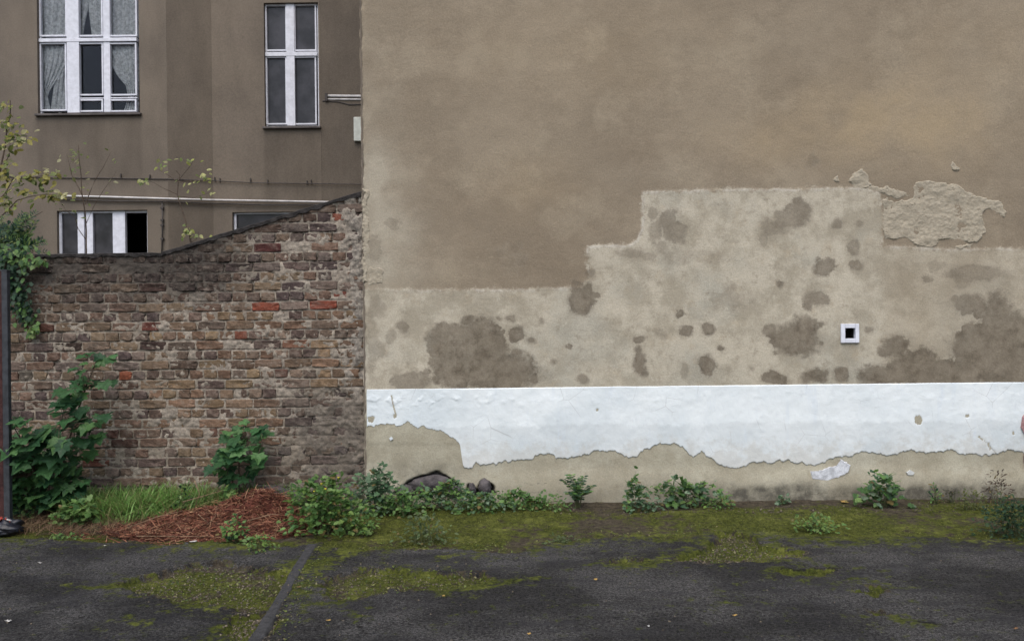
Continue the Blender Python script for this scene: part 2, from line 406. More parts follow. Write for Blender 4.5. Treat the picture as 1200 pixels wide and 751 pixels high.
far = np.maximum(np.abs(X)-8, np.maximum(Y-14, -Y)); fade = sst(4, 0, far); gz *= fade
gz[(Y > 7.55)] = .05; gz[(Y > 60)] = 0
V = np.stack([X.ravel(), Y.ravel(), gz.ravel()], 1)
me = fastmesh('ground', V, grid_faces(len(gx), len(gy)), True)
fattr(me, 'soil', np.clip(soil, -.5, .5)); fattr(me, 'moss', np.clip(moss, -1, 1.2)); fattr(me, 'crack', crk)
ground = link('ground', me, M['ground'])
tag(ground, 'cracked dark asphalt yard with mossy broken patches and an earth strip', 'ground', kind='structure')
def gheight(x, y):
    i = int(np.clip(np.searchsorted(gx, x), 1, len(gx)-1)); j = int(np.clip(np.searchsorted(gy, y), 1, len(gy)-1))
    return float(gz[j, i])
def gsample(A, x, y):
    i = np.clip(np.searchsorted(gx, x), 0, len(gx)-1); j = np.clip(np.searchsorted(gy, y), 0, len(gy)-1)
    return A[j, i]
# flush kerb strip crossing the asphalt
p0, p1 = G(366, 638), G(297, 751)
d = (p1-p0).normalized(); L = 3.6; ny = 160; nx = 9; V = []
side = Vector((-d.y, d.x, 0))
for j in range(ny):
    for i in range(nx):
        t = (i/(nx-1)-.5)
        wv = .080+.008*float(pn(j*.13, 1.5, 4))
        ed = .012*float(pn(j*.35, 3.3+(i > 4)*5, 2)) if i in (0, nx-1) else 0
        q = p0+d*(L*j/(ny-1))+side*(t*wv+ed)
        V.append((q.x, q.y, gheight(q.x, q.y)*.4+(.0055+.003*float(pn(j*.3, i*.5, 8)) if 0 < i < nx-1 else -.02)))
ks = link('kerb_strip', fastmesh('kerb_strip', np.array(V), grid_faces(nx, ny), True), M['kerb'])
tag(ks, 'narrow flush grey kerb strip running across the asphalt', 'kerb', kind='structure')

# ================================================================== GABLE HOUSE
YW = 7.40
house = empty('gable_house', (3.5, YW+3, 0))
tag(house, 'tall windowless brown plastered gable with pale patch and white painted band', 'building')
XL = P(424, 300, YW).x
def PW(u, v): p = P(u, v, YW); return (p.x, p.z)
px_ = nonuni(XL, 4.75, .0105, XL, 9.0); pz_ = nonuni(-.12, 4.45, .0105, -.12, 10.0)
X, Z = np.meshgrid(px_, pz_)
wx = X+.042*fbm(X*5, Z*5, 5, 21)+.014*fbm(X*22, Z*22, 3, 23); wz = Z+.042*fbm(X*5, Z*5, 5, 22)+.014*fbm(X*22, Z*22, 3, 24)
patch_px = [(380, 337), (430, 339), (520, 340), (600, 339), (655, 338), (680, 336), (688, 328), (687, 289), (738, 287), (746, 281), (752, 270), (753, 225), (860, 222), (940, 222), (1000, 220), (1030, 224), (1036, 250), (1034, 288), (1120, 292), (1200, 291), (1480, 292), (1484, 340), (1900, 338), (1900, 520), (380, 520)]
w2x = X+.022*fbm(X*7, Z*7, 5, 51); w2z = Z+.016*fbm(X*7, Z*7, 5, 52)
patch = poly_sdf(w2x, w2z, [PW(*q) for q in patch_px])
ell = [  # u, v, ru, rv, weight
 (566, 392, 21, 21, 1), (560, 418, 40, 30, 1), (600, 435, 30, 20, 1), (573, 440, 55, 15, 1), (516, 404, 17, 21, .9), (521, 387, 9, 8, .9), (530, 428, 24, 26, .9), (482, 447, 24, 11, .7), (604, 392, 9, 9, 1), (606, 396, 9, 6, 1), (584, 402, 10, 12, 1), (472, 384, 8, 7, .8), (458, 395, 5, 8, .5), (534, 388, 9, 8, .9), (598, 374, 5, 4, .8), (586, 372, 3, 3, .8), (624, 401, 4, 3, .8), (634, 375, 3, 3, .8), (649, 423, 3, 3, .8),
 (681, 352, 14, 15, 1), (689, 340, 5, 9, 1), (697, 346, 6, 4, 1), (684, 363, 8, 7, 1), (693, 321, 6, 6, .7),
 (750, 423, 8, 13, 1), (749, 399, 8, 5, 1), (804, 388, 8, 7, 1), (830, 386, 9, 7, 1), (797, 367, 5, 4, 1), (829, 428, 11, 11, 1), (822, 421, 5, 4, 1), (847, 408, 4, 4, .9), (669, 407, 4, 4, .9), (684, 445, 7, 5, .8), (775, 390, 7, 5, .4), (914, 333, 5, 5, .9), (803, 435, 4, 9, .35), (880, 432, 3, 3, .5),
 (932, 398, 28, 19, 1), (944, 383, 15, 13, 1), (915, 400, 13, 12, 1), (908, 443, 16, 8, 1), (957, 442, 14, 8, 1), (988, 439, 9, 9, 1), (1050, 406, 17, 13, 1), (1018, 387, 4, 4, .7), (967, 313, 13, 10, .9), (957, 350, 13, 9, .8), (948, 359, 6, 5, .8), (1002, 311, 7, 7, .8), (1000, 290, 8, 8, .6), (981, 262, 6, 6, .7), (1006, 264, 5, 5, .6),
 (938, 246, 12, 16, .8), (925, 258, 18, 11, .7), (905, 266, 14, 8, .5), (895, 280, 6, 8, .4), (783, 258, 10, 14, .7), (790, 272, 12, 14, .6), (768, 272, 9, 12, .5), (764, 250, 8, 8, .5), (740, 296, 14, 6, .45), (776, 290, 8, 6, .4), (760, 300, 8, 5, .4),
 (1135, 355, 19, 11, .8), (1140, 320, 32, 9, .6), (1088, 328, 8, 4, .6), (1095, 312, 10, 6, .35),
 (1030, 440, 26, 12, 1), (1068, 431, 32, 17, 1), (1085, 418, 16, 10, 1), (1110, 440, 50, 20, 1), (1155, 420, 40, 32, .9), (1168, 375, 20, 30, .95), (1145, 395, 22, 20, .9), (1190, 395, 15, 30, .8), (1200, 430, 60, 22, 1), (1250, 425, 60, 40, .8), (1128, 405, 12, 12, .9),
 (459, 262, 10, 7, .35), (437, 290, 10, 12, .4), (600, 300, 18, 12, .22), (952, 188, 7, 7, .35), (440, 360, 8, 14, .4), (446, 410, 8, 10, .4), (436, 400, 6, 40, .3), (820, 300, 30, 7, .2), (860, 350, 22, 10, .2),
]
rs_ = random.Random(5)
for (u, v, a, b, wt) in list(ell):
    if max(a, b) > 9:
        for k in range(4):
            t_ = rs_.uniform(0, 6.28); q_ = rs_.uniform(.8, 1.25); r_ = rs_.uniform(1.5, max(a, b)*.34); ell.append((u+a*q_*math.cos(t_), min(v+b*q_*math.sin(t_), 446), r_*rs_.uniform(.8, 1.4), r_, wt*rs_.uniform(.45, 1)))
stain = np.full(X.shape, -2.); sw = np.zeros(X.shape)
for (u, v, a, b, wt) in ell:
    cx, cz = PW(u, v); k = YW/F
    d_ = 1-np.sqrt(((wx-cx)/(a*k))**2+((wz-cz)/(b*k))**2)
    d_ = d_*min(1.0, max(a, b)/9)
    sw = np.maximum(sw, np.where(d_ > -.25, wt, 0)); stain = np.maximum(stain, d_)
def gau(u, v, a, b):
    cx, cz = PW(u, v); k = YW/F
    return np.exp(-(((wx-cx)/(a*k))**2+((wz-cz)/(b*k))**2))
ochre = 1.0*gau(1030, 140, 95, 45)+.35*gau(620, 215, 50, 35)+.5*gau(890, 165, 60, 30)+.35*gau(1120, 160, 60, 45)+.25*gau(1150, 60, 120, 60)+.25*gau(700, 60, 160, 60)
ochre = np.clip(ochre*(.75+.8*fbm(X*3, Z*3, 4, 5)), 0, .8)
pale_ = .95*gau(448, 300, 45, 60)+.7*gau(440, 210, 35, 50)+.25*gau(420, 100, 60, 120)+.12*gau(760, 205, 70, 14)
pale_ = np.clip(pale_*(.8+.8*fbm(X*4, Z*4, 4, 6)), 0, .85)
ztop = P(800, 452, YW).z
low = sst(ztop-.01, ztop-.03, Z)
tint = .85*sst(PW(1026, 300)[0], PW(1040, 300)[0], wx)*sst(PW(1200, 300)[0]+1, PW(1190, 300)[0]-.5, X)*(.7+.6*fbm(X*2.5, Z*2.5, 3, 14)); tint = np.clip(tint, 0, .9)
grime = .85*sst(.22, .02, Z+.12*fbm(X*2.5, Z*2.5, 4, 15))*(.35+.65*sst(1.2, 2.0, X))
grime = grime+.8*gau(895, 576, 55, 10)+.5*gau(500, 552, 45, 10)+.4*gau(770, 570, 60, 12)+.55*gau(1080, 575, 70, 10)
grime = np.clip(grime, 0, .95)
stone = poly_sdf(wx, wz, [PW(*q) for q in [(462, 580), (478, 564), (490, 557), (512, 555), (526, 560), (534, 568), (540, 580)]])
stone = np.maximum(stone, poly_sdf(wx, wz, [PW(*q) for q in [(546, 582), (549, 568), (556, 568), (560, 572), (568, 560), (576, 570), (580, 580)]]))
cracks = [[(456, 552), (472, 556), (492, 554)], [(576, 569), (610, 575), (655, 576)], [(887, 500), (888, 545), (886, 560)], [(424, 430), (447, 429)], [(952, 576), (980, 578), (1000, 576)], [(840, 582), (900, 586), (960, 578)], [(1167, 500), (1168, 530)], [(610, 566), (640, 566)]]
crk = np.full(X.shape, 9.)
for s_ in cracks: crk = np.minimum(crk, line_dist(wx*.6+X*.4, wz*.6+Z*.4, [PW(*q) for q in s_]))
rim = sst(.030, .004, np.abs(patch))*sst(-.012, .004, patch)*(Z > P(600, 345, YW).z)*(1-sst(0, .1, X-2.9)*.3)
Yd = YW-.002*sst(-.012, .012, patch)-.0012*rim+.012*fbm(X*.8, Z*.8, 3, 61)+.004*fbm(X*5, Z*5, 4, 62)
Yd = Yd-.025*sst(.33, .1, Z)*(1-sst(-.02, .02, stone))+.06*sst(-.012, .012, stone)
# left edge: chipped arris
edge = (X-XL)
Yd = Yd+.03*sst(.035, 0, edge+.02*fbm(X*0+3, Z*9, 3, 71))
Xe = X+np.where(edge < .001, .014*fbm(X*0+1, Z*6, 4, 72), 0)
# vent opening
vx0, vz1 = PW(989.5, 384.5); vx1, vz0 = PW(1001.5, 396.5)
me_v = np.stack([Xe.ravel(), Yd.ravel(), Z.ravel()], 1); fc = grid_faces(len(px_), len(pz_))
cxs = me_v[fc, 0].mean(1); czs = me_v[fc, 2].mean(1)
fc = fc[~((cxs > vx0-.012) & (cxs < vx1+.012) & (czs > vz0-.012) & (czs < vz1+.012))]
me = fastmesh('plaster_face', me_v, fc, True)
for k_, a_ in (('patch', np.clip(patch, -.3, .3)), ('stain', stain), ('stainw', sw), ('ochre', ochre), ('pale', pale_), ('low', low), ('grime', grime), ('stone', sst(-.006, .006, stone)), ('crack', crk), ('rim', rim), ('tint', tint)): fattr(me, k_, a_)
link('plaster_face', me, M['plaster'], house)
core = MB()
b = core.box(XL+.02, 9.0, YW+.14, YW+6.2, -.1, 10.0); core.build('house_body', M['facade'], house)
MB().box(XL-.1, 9.2, YW-.12, YW+6.4, 10.02, 10.25).build('roof', M['coping'], house)
# edge returns joining the plaster skin to the body
MB().box(XL+.004, XL+.018, YW+.012, YW+6.15, -.1, 9.99).build('side_plaster', M['facade'], house)
fattr(bpy.data.meshes['house_body'], 'tone', np.ones(8)); fattr(bpy.data.meshes['side_plaster'], 'tone', np.ones(8)*.9)
# vent
vc = ((vx0+vx1)/2, (vz0+vz1)/2)
ox0, oz1 = PW(984.5, 379.5); ox1, oz0 = PW(1006, 401.5); fy0, fy1 = YW-.022, YW+.03
vent = empty('vent', (vc[0], YW, vc[1]), house); vent.location = Vector((vc[0], YW, vc[1]))-house.location
fr = MB()
fr.box(ox0, vx0, fy0, fy1, oz0, oz1); fr.box(vx1, ox1, fy0, fy1, oz0, oz1); fr.box(vx0, vx1, fy0+.001, fy1, oz0, vz0); fr.box(vx0, vx1, fy0+.001, fy1, vz1, oz1)
bevel(fr.build('vent_frame', M['frame'], vent), .003)
du = MB(); th = .006
du.box(vx0-th, vx0, fy1-.01, YW+.135, vz0-th, vz1+th).box(vx1, vx1+th, fy1-.01, YW+.135, vz0-th, vz1+th).box(vx0, vx1, fy1-.01, YW+.135, vz0-th, vz0).box(vx0, vx1, fy1-.01, YW+.135, vz1, vz1+th).box(vx0, vx1, YW+.12, YW+.13, vz0, vz1)
du.build('vent_duct', M['room'], vent)
# white painted band: a thick skin with a ragged lower edge
bot = [(429, 500), (437, 498), (455, 497), (466, 497), (480, 495), (492, 501), (510, 502), (522, 508), (534, 514), (539, 520), (541, 536), (543, 548), (549, 549), (557, 544), (575, 544), (590, 540), (610, 540), (624, 537), (627, 533), (648, 532), (652, 537), (668, 536), (680, 534), (700, 527), (725, 530), (733, 535), (746, 536), (755, 525), (770, 520), (785, 519), (800, 524), (808, 534), (822, 530), (830, 535), (845, 546), (865, 549), (880, 543), (900, 541), (925, 541), (940, 543), (960, 545), (975, 537), (985, 535), (1000, 535), (1010, 529), (1030, 530), (1035, 534), (1055, 531), (1067, 526), (1075, 531), (1110, 527), (1130, 532), (1160, 532), (1180, 526), (1200, 530), (1240, 541), (1275, 533), (1320, 540), (1370, 530), (1500, 536), (1800, 533)]
bx_ = np.array([PW(*q)[0] for q in bot]); bz_ = np.array([PW(*q)[1] for q in bot])
xs = np.concatenate([np.arange(PW(430, 480)[0], 4.8, .0055), np.arange(4.81, 8.9, .04)])
zb = np.interp(xs, bx_, bz_)+.020*fbm(xs*11, xs*0+2.3, 6, 81)+.007*np.round(2.2*pn(xs*26, xs*0+.4, 82))+.006*pn(xs*75, xs*0+.3, 83)
zt = ztop+.004*fbm(xs*3, xs*0, 3, 84)+.0015*pn(xs*60, xs*0, 85)
NR = 60; t = np.linspace(0, 1, NR)
Xb = np.repeat(xs[None], NR, 0); Zb = zb[None]+(zt-zb)[None]*t[:, None]
Xb = Xb+np.where(Xb < xs[0]+.001, .004*fbm(Zb*20, Zb*0, 3, 86), 0)
peel = .3*sst(.05, 0, Zb-zb[None])*np.clip(fbm(Xb*5, Zb*0+1, 3, 87)+.15, 0, 1)
rel = np.clip(fbm(Xb*9, Zb*12, 5, 88), 0, 1)*sst(.3, 0, np.abs(Zb-P(500, 470, YW).z)*3)*(1-.75*sst(-.5, .6, Xb))
wallY = YW+.012*fbm(Xb*.8, Zb*.8, 3, 61)+.004*fbm(Xb*5, Zb*5, 4, 62)
Yb = wallY-.0042-.008*peel-.014*rel*sst(0, .03, zt[None]-Zb)-.0016*fbm(Xb*16, Zb*16, 4, 89)
chip = np.zeros(Xb.shape)
for (u, v, a, b_) in [(1076, 492, 4.5, 6), (463, 487, 2.2, 2.5), (435, 491, 4, 4), (1133, 487, 2.5, 1.5), (1187, 507, 1.2, 2), (1147, 512, 1.2, 1.2), (1158, 521, 1.2, 3), (1160, 525, 1, 3), (700, 480, 1.5, 1.5)]:
    cx, cz = PW(u, v); k = YW/F
    chip = np.maximum(chip, sst(-.15, .3, 1-np.sqrt(((Xb-cx)/(a*k))**2+((Zb-cz)/(b_*k))**2)+.5*fbm(Xb*40, Zb*40, 3, 90)))
chip = np.maximum(chip, sst(.007, .003, line_dist(Xb, Zb, [PW(459, 464), PW(461, 475), PW(464, 486)])))
chip = np.maximum(chip, sst(.004, .0015, line_dist(Xb, Zb, [PW(1147, 512), PW(1158, 520), PW(1167, 532)]))*.7)
Yb = Yb+.006*chip
n_ = len(xs); V = np.stack([Xb.ravel(), Yb.ravel(), Zb.ravel()], 1)
back = V.copy(); back[:, 1] = wallY.ravel()+.012
rb = np.arange(n_); Fr = grid_faces(n_, NR); o_ = NR*n_; lastr = (NR-1)*n_
Fb = np.stack([rb[:-1]+o_, rb[1:]+o_, rb[1:], rb[:-1]], 1); Ft = np.stack([lastr+rb[:-1], lastr+rb[1:], lastr+rb[1:]+o_, lastr+rb[:-1]+o_], 1)
cb = np.arange(NR)*n_; Fl = np.stack([cb[:-1], cb[1:], cb[1:]+o_, cb[:-1]+o_], 1)
me = fastmesh('paint_band', np.vstack([V, back]), np.vstack([Fr, Fb, Ft, Fl]), False)
me.polygons.foreach_set('use_smooth', np.concatenate([np.ones(len(Fr), bool), np.zeros(len(Fb)+len(Ft)+len(Fl), bool)]))
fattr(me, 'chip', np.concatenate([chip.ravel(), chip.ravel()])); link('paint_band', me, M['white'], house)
def slab(name, outline, y, thick, mat, parent, seed=0, amp=.006, sub=5, dome=0., smooth=False):
    pts = []
    for i in range(len(outline)):
        a = Vector(outline[i-1]); b = Vector(outline[i])
        for k in range(sub):
            q = a.lerp(b, k/sub); j = i*sub+k
            pts.append((q.x+amp*float(pn(j*.7, 1, seed)), q.y+amp*float(pn(j*.7, 5, seed+1))))
    n = len(pts); cx = sum(p[0] for p in pts)/n; cz = sum(p[1] for p in pts)/n
    V = [(x, y+.014, z) for x, z in pts]+[(cx+(x-cx)*.93, y-thick, cz+(z-cz)*.93) for x, z in pts]+[(cx+(x-cx)*.5, y-thick-dome-.0004*rnd.random(), cz+(z-cz)*.5) for x, z in pts]+[(cx, y-thick-dome, cz)]
    Fc = []
    for r in range(2):
        for i in range(n): k = (i+1) % n; Fc.append((r*n+i, r*n+k, (r+1)*n+k, (r+1)*n+i))
    for i in range(n): Fc.append((2*n+i, 2*n+(i+1) % n, 3*n))
    o = link(name, mesh(name, V, Fc, smooth), mat, parent); return o
fl = slab('paint_flake', [PW(*q) for q in [(949, 552), (958, 552), (972, 547), (984, 545), (985, 538), (991, 541), (997, 545), (994, 553), (982, 559), (968, 563), (950, 561)]], YW-.013, .004, M['scrapw'], house, 3, .007)
slab('paint_flake', [PW(*q) for q in [(1061, 553), (1066, 550), (1071, 553), (1069, 556), (1063, 556)]], YW-.012, .008, M['white'], house, 5, .002)
slab('paint_flake', [PW(*q) for q in [(456, 513), (459, 511), (461, 514), (458, 516)]], YW-.012, .006, M['white'], house, 6, .001)
slab('red_paint_stroke', [PW(*q) for q in [(1195, 500), (1197, 487), (1200, 484), (1204, 482), (1215, 505), (1213, 545), (1208, 562), (1201, 560), (1199, 535), (1201, 528), (1204, 510), (1200, 498)]], YW-.017, .004, M['redp'], house, 7, .002)
# crumbled plaster scars (raised lumps of mortar)
def scar(outline, seed, res=.0042, h=.010, name='crumbled_plaster'):
    q = np.array([PW(*p) for p in outline]); x0, z0 = q.min(0)-.05; x1, z1 = q.max(0)+.05
    xs = np.arange(x0, x1, res); zs = np.arange(z0, z1, res); X, Z = np.meshgrid(xs, zs)
    s = poly_sdf(X+.03*fbm(X*12, Z*12, 4, seed), Z+.03*fbm(X*12, Z*12, 4, seed+1), q)+.012*fbm(X*30, Z*30, 3, seed+2)
    n_ = fbm(X*11, Z*11, 5, seed+3); nn = fbm(X*40, Z*40, 4, seed+4)
    n_ = fbm(X*6, Z*8, 4, seed+3); rg = sum(.5*np.cos(np.hypot(X-cx_, Z-cz_)*120+4*n_)*np.exp(-((X-cx_)**2+(Z-cz_)**2)/.0065) for cx_, cz_ in [PW(1052, 252), PW(1088, 268), PW(1140, 268), PW(1100, 240)])
    hgt = sst(-.004, .010, s)*(h*(.55+1.5*n_+.18*rg)+.0035*nn+.003)-.006*sst(.12, .3, n_)*sst(.2, .4, nn)
    keep = (s > -.006)
    Yp = YW+.012*fbm(X*.8, Z*.8, 3, 61)+.004*fbm(X*5, Z*5, 4, 62)+.006-np.maximum(hgt, 0)-.003
    V = np.stack([X.ravel(), Yp.ravel(), Z.ravel()], 1); fc = grid_faces(len(xs), len(zs))
    fc = fc[keep.ravel()[fc].all(1)]; us, inv = np.unique(fc, return_inverse=True)
    return link(name, fastmesh(name, V[us], inv.reshape(-1, 4), True), M['scar'], house)
scar([(1034, 232), (1048, 236), (1070, 232), (1072, 214), (1090, 212), (1124, 216), (1140, 228), (1160, 234), (1172, 236), (1180, 250), (1176, 256), (1160, 246), (1152, 250), (1154, 272), (1146, 282), (1132, 286), (1122, 280), (1100, 282), (1092, 290), (1072, 288), (1062, 278), (1038, 282), (1034, 262)], 200)
scar([(994, 212), (1002, 200), (1010, 198), (1018, 206), (1020, 216), (1012, 222), (1000, 220)], 210, h=.010)
scar([(1000, 222), (1020, 219), (1040, 218), (1068, 228), (1050, 234), (1030, 226)], 240, h=.006)
scar([(1112, 196), (1118, 191), (1126, 197), (1120, 203)], 220, .003, .012)
scar([(978, 208), (983, 207), (984, 214), (978, 215)], 230, .003, .008)
scar([(1118, 288), (1140, 287), (1138, 293), (1120, 292)], 250, .004, .006)
scar([(428, 318), (434, 312), (450, 315), (448, 330), (432, 334)], 260, .004, .006)
scar([(426, 222), (432, 224), (433, 300), (430, 330), (425, 330)], 270, .004, .010)
def rock(name, c, r, mat, parent, seed, flat=1., sub=14):
    V = []; Fc = []; n = sub
    for i in range(n+1):
        ph = math.pi*i/n
        for k in range(2*n):
            th = math.pi*k/n; dx, dy, dz = math.sin(ph)*math.cos(th), math.sin(ph)*math.sin(th), math.cos(ph)
            s = 1+.28*float(fbm(np.array(dx*1.3+seed), np.array(dz*1.3+dy*1.1), 3, seed))+.25*abs(float(pn(dx*2.2+dy, dz*2.2+seed, seed+3)))
            V.append((c[0]+r[0]*dx*s, c[1]+r[1]*dy*s, c[2]+r[2]*dz*s*flat))
    for i in range(n):
        for k in range(2*n):
            k2 = (k+1) % (2*n); Fc.append((i*2*n+k, i*2*n+k2, (i+1)*2*n+k2, (i+1)*2*n+k))
    o = link(name, mesh(name, V, Fc, True), mat, parent); o.data.validate(); return o
for i, (u, v, ru, rv) in enumerate([(506, 568, 30, 11), (532, 576, 10, 8), (553, 573, 5, 8), (568, 571, 8, 11), (478, 575, 12, 8)]):
    c = P(u, v, YW-.01); k = YW/F
    rock('foundation_stone', c, (ru*k*.9, .06, rv*k*.9), M['stone'], house, 300+i*7)

# ================================================================== BRICK WALL
YB = 7.46
wall = empty('brick_wall', (-3.0, YB, 0)); tag(wall, 'old weathered brick yard wall with ramped dark coping beside the plastered gable', 'wall')
kB = YB/F; XR = XL+.004; XLb = -7.6
ztopB = P(100, 299, YB).z; ramp0 = P(190, 297, YB); ramp1 = P(426, 226, YB)
def topz(x): return ztopB if x < ramp0.x else ztopB+(ramp1.z-ztopB)*(x-ramp0.x)/(ramp1.x-ramp0.x)
CH = 11.35*kB; SL = .2395
zc0 = P(150, 303.5, YB).z               # centre of the first full course (headers)
def brickmesh(name, w_, h_, seed):
    r = random.Random(seed); n = 12; ring = []
    cs = [(-.5, -.5), (-.17, -.5), (.17, -.5), (.5, -.5), (.5, -.17), (.5, .17), (.5, .5), (.17, .5), (-.17, .5), (-.5, .5), (-.5, .17), (-.5, -.17)]
    er = r.uniform(.002, .006)
    for i, (a, b) in enumerate(cs):
        corner = abs(a) == .5 and abs(b) == .5
        x = a*w_+r.uniform(-er, er)*.8; z = b*h_+r.uniform(-er, er)*.6
        if corner: x *= 1-r.uniform(.0, .03); z *= 1-r.uniform(.0, .10) if r.random() < .75 else 1-r.uniform(.15, .35)
        ring.append((x, z))
    V = [(x, .07, z) for x, z in ring]+[(x, .006+r.uniform(-.002, .004), z) for x, z in ring]
    ins = r.uniform(.003, .007)
    V += [(x*(1-2*ins/w_), r.uniform(-.005, .004), z*(1-2*ins/h_)) for x, z in ring]
    tl = r.uniform(-.005, .005); V += [(-w_*.2, r.uniform(-.007, .005)+tl, 0), (w_*.2, r.uniform(-.007, .005)-tl, 0)]
    Fc = []
    for q in range(2):
        for i in range(n): k = (i+1) % n; Fc.append((q*n+i, q*n+k, (q+1)*n+k, (q+1)*n+i))
    A, B = 3*n, 3*n+1
    for i in range(n): Fc.append((2*n+i, 2*n+(i+1) % n, B if 2 <= i <= 7 else A))
    Fc += [(2*n+2, B, A), (2*n+8, A, B)]
    me = mesh(name, V, Fc, False); me.materials.append(M['brick']); return me
SV = [brickmesh('brick_stretcher', SL-.011, CH-.0105, 500+i) for i in range(16)]
HV = [brickmesh('brick_header', SL/2-.0105, CH-.0105, 600+i) for i in range(16)]
lin = lambda c: tuple((x/255/12.92 if x/255 <= .04045 else ((x/255+.055)/1.055)**2.4) for x in c)
PAL = [(130, 117, 101), (122, 109, 95), (134, 120, 100), (114, 101, 90), (124, 114, 104), (138, 125, 103), (118, 101, 88), (112, 104, 97), (128, 110, 95), (106, 95, 89)]
RED = [((312, 361), (188, 88, 58)), ((379, 360.5), (178, 78, 50)), ((397, 349), (160, 80, 62)), ((310, 293), (118, 62, 58)), ((399, 255), (172, 92, 68)), ((285, 393), (172, 92, 66)), ((196, 383.5), (138, 72, 58)), ((62, 384), (124, 76, 62)), ((154, 440.5), (190, 96, 60)), ((330, 439), (142, 96, 80)), ((335, 404), (168, 110, 84)), ((357, 404), (186, 104, 74)), ((242, 508), (140, 94, 78)), ((409, 518), (172, 122, 96)), ((55, 338), (132, 92, 72)), ((170, 338), (96, 68, 60)), ((75, 405), (88, 66, 58)), ((175, 406), (92, 66, 60)), ((110, 497), (138, 104, 72)), ((132, 508), (120, 76, 62)), ((115, 543), (146, 84, 66)), ((150, 520), (110, 76, 64)), ((85, 360), (136, 104, 84)), ((345, 520), (136, 96, 80)), ((410, 450), (150, 116, 92)), ((30, 440), (112, 96, 84))]
REDW = [((P(u, v, YB).x, P(u, v, YB).z), c) for (u, v), c in RED]
def sootat(x, z):
    u = 600+x/kB; v = CV-(z-HCAM)/kB
    s = sst(85, 8, v-297-35*float(fbm(np.array(u*.02), np.array(v*.02), 3, 31)))*sst(330, 240, u)
    s = max(s, .8*sst(1.1, .4, math.hypot((u-242)/16, (v-318)/34)))
    s = max(s, .65*sst(26, 4, (topz(x)-z)/kB)*sst(430, 330, u))
    s = max(s, .45*sst(1.2, .3, math.hypot((u-215)/40, (v-425)/18)), .5*sst(1.2, .3, math.hypot((u-30)/70, (v-560)/45)))
    return float(s)
def brickcol(x, z, hw):
    for (rx, rz), c in REDW:
        if abs(x-rx) < hw and abs(z-rz) < CH*.5: cc = np.array(lin(c)); return (cc*.80+cc.mean()*.20)*np.array([.60, .70, .68])
    u = 600+x/kB; v = CV-(z-HCAM)/kB
    c = np.array(lin(rnd.choice(PAL))); c = (c*.98+c.mean()*.02)*np.array([1.03, .965, .95])*rnd.uniform(.66, 1.05)
    if rnd.random() < .09: c = np.array(lin((88, 77, 74)))
    if u > 180 and 360 < v < 520: c = c*np.array([1.12, 1.08, .98])
    if u > 330 and v > 450: c = c*.4+np.array(lin((96, 91, 88)))*.6*rnd.uniform(.6, 1.1)
    s = sootat(x, z); dk = np.array(lin((58, 52, 48)))*rnd.uniform(.8, 1.3)
    return c*(1-s*.92)+dk*s*.92
specs = []
for k in range(-9, 27):
    zc = zc0-CH*k
    if zc < -.02: break
    head = (k % 2 == 0); wd = SL/2 if head else SL
    x = XR-.02-(0 if head else 0)-rnd.uniform(0, .02)
    x -= {0: 0, 1: SL*.25}[0 if head else 1]*0
    if not head: x += SL*.22
    while x > XLb:
        xc = x-wd/2+rnd.uniform(-.005, .005)
        x -= wd*rnd.uniform(.985, 1.015)
        if xc-wd/2 > XR: continue
        zz = zc+rnd.uniform(-.003, .003)+.006*float(pn(xc*1.5, k*.3, 6))
        if zz-CH/2 > topz(xc)-.02: continue
        specs.append((xc, zz, head, k))
import bmesh
def clip_brick(me, xc, zz, yy, wd):
    bm = bmesh.new(); bm.from_mesh(me); bmesh.ops.translate(bm, vec=(xc, yy, zz), verts=bm.verts)
    def cut(co, no):
        r_ = bmesh.ops.bisect_plane(bm, geom=bm.verts[:]+bm.edges[:]+bm.faces[:], plane_co=co, plane_no=no, clear_outer=True)
        e = [g for g in r_['geom_cut'] if isinstance(g, bmesh.types.BMEdge)]
        if e: bmesh.ops.holes_fill(bm, edges=e)
    slope = (topz(xc+.05)-topz(xc-.05))/.1
    cut((xc, 0, topz(xc)-.004), (-slope, 0, 1)); cut((XR-.004, 0, 0), (1, 0, 0))
    bmesh.ops.translate(bm, vec=(-xc, -yy, -zz), verts=bm.verts)
    if len(bm.faces) < 6: bm.free(); return None
    m2 = bpy.data.meshes.new('cut_brick'); bm.to_mesh(m2); bm.free(); m2.materials.append(M['brick']) if not m2.materials else None; return m2
def vis(sp):
    xc, zz, head, k = sp; u = 600+xc/kB; v = CV-(zz-HCAM)/kB
    s = (1. if head else 2.)
    if u < 8 or u > 424: s -= 5
    if v > 566: s -= 3
    if u < 120 and v > 490: s -= 1.5
    if 255 < u < 310 and v > 500: s -= .5
    if u < 45 and v < 400: s -= .8
    return s+.001*((xc*7919+zz*104729) % 1)
order = sorted(range(len(specs)), key=lambda i: -vis(specs[i])); solo = set(order[:300])
JV = []; JF = []; JC = []
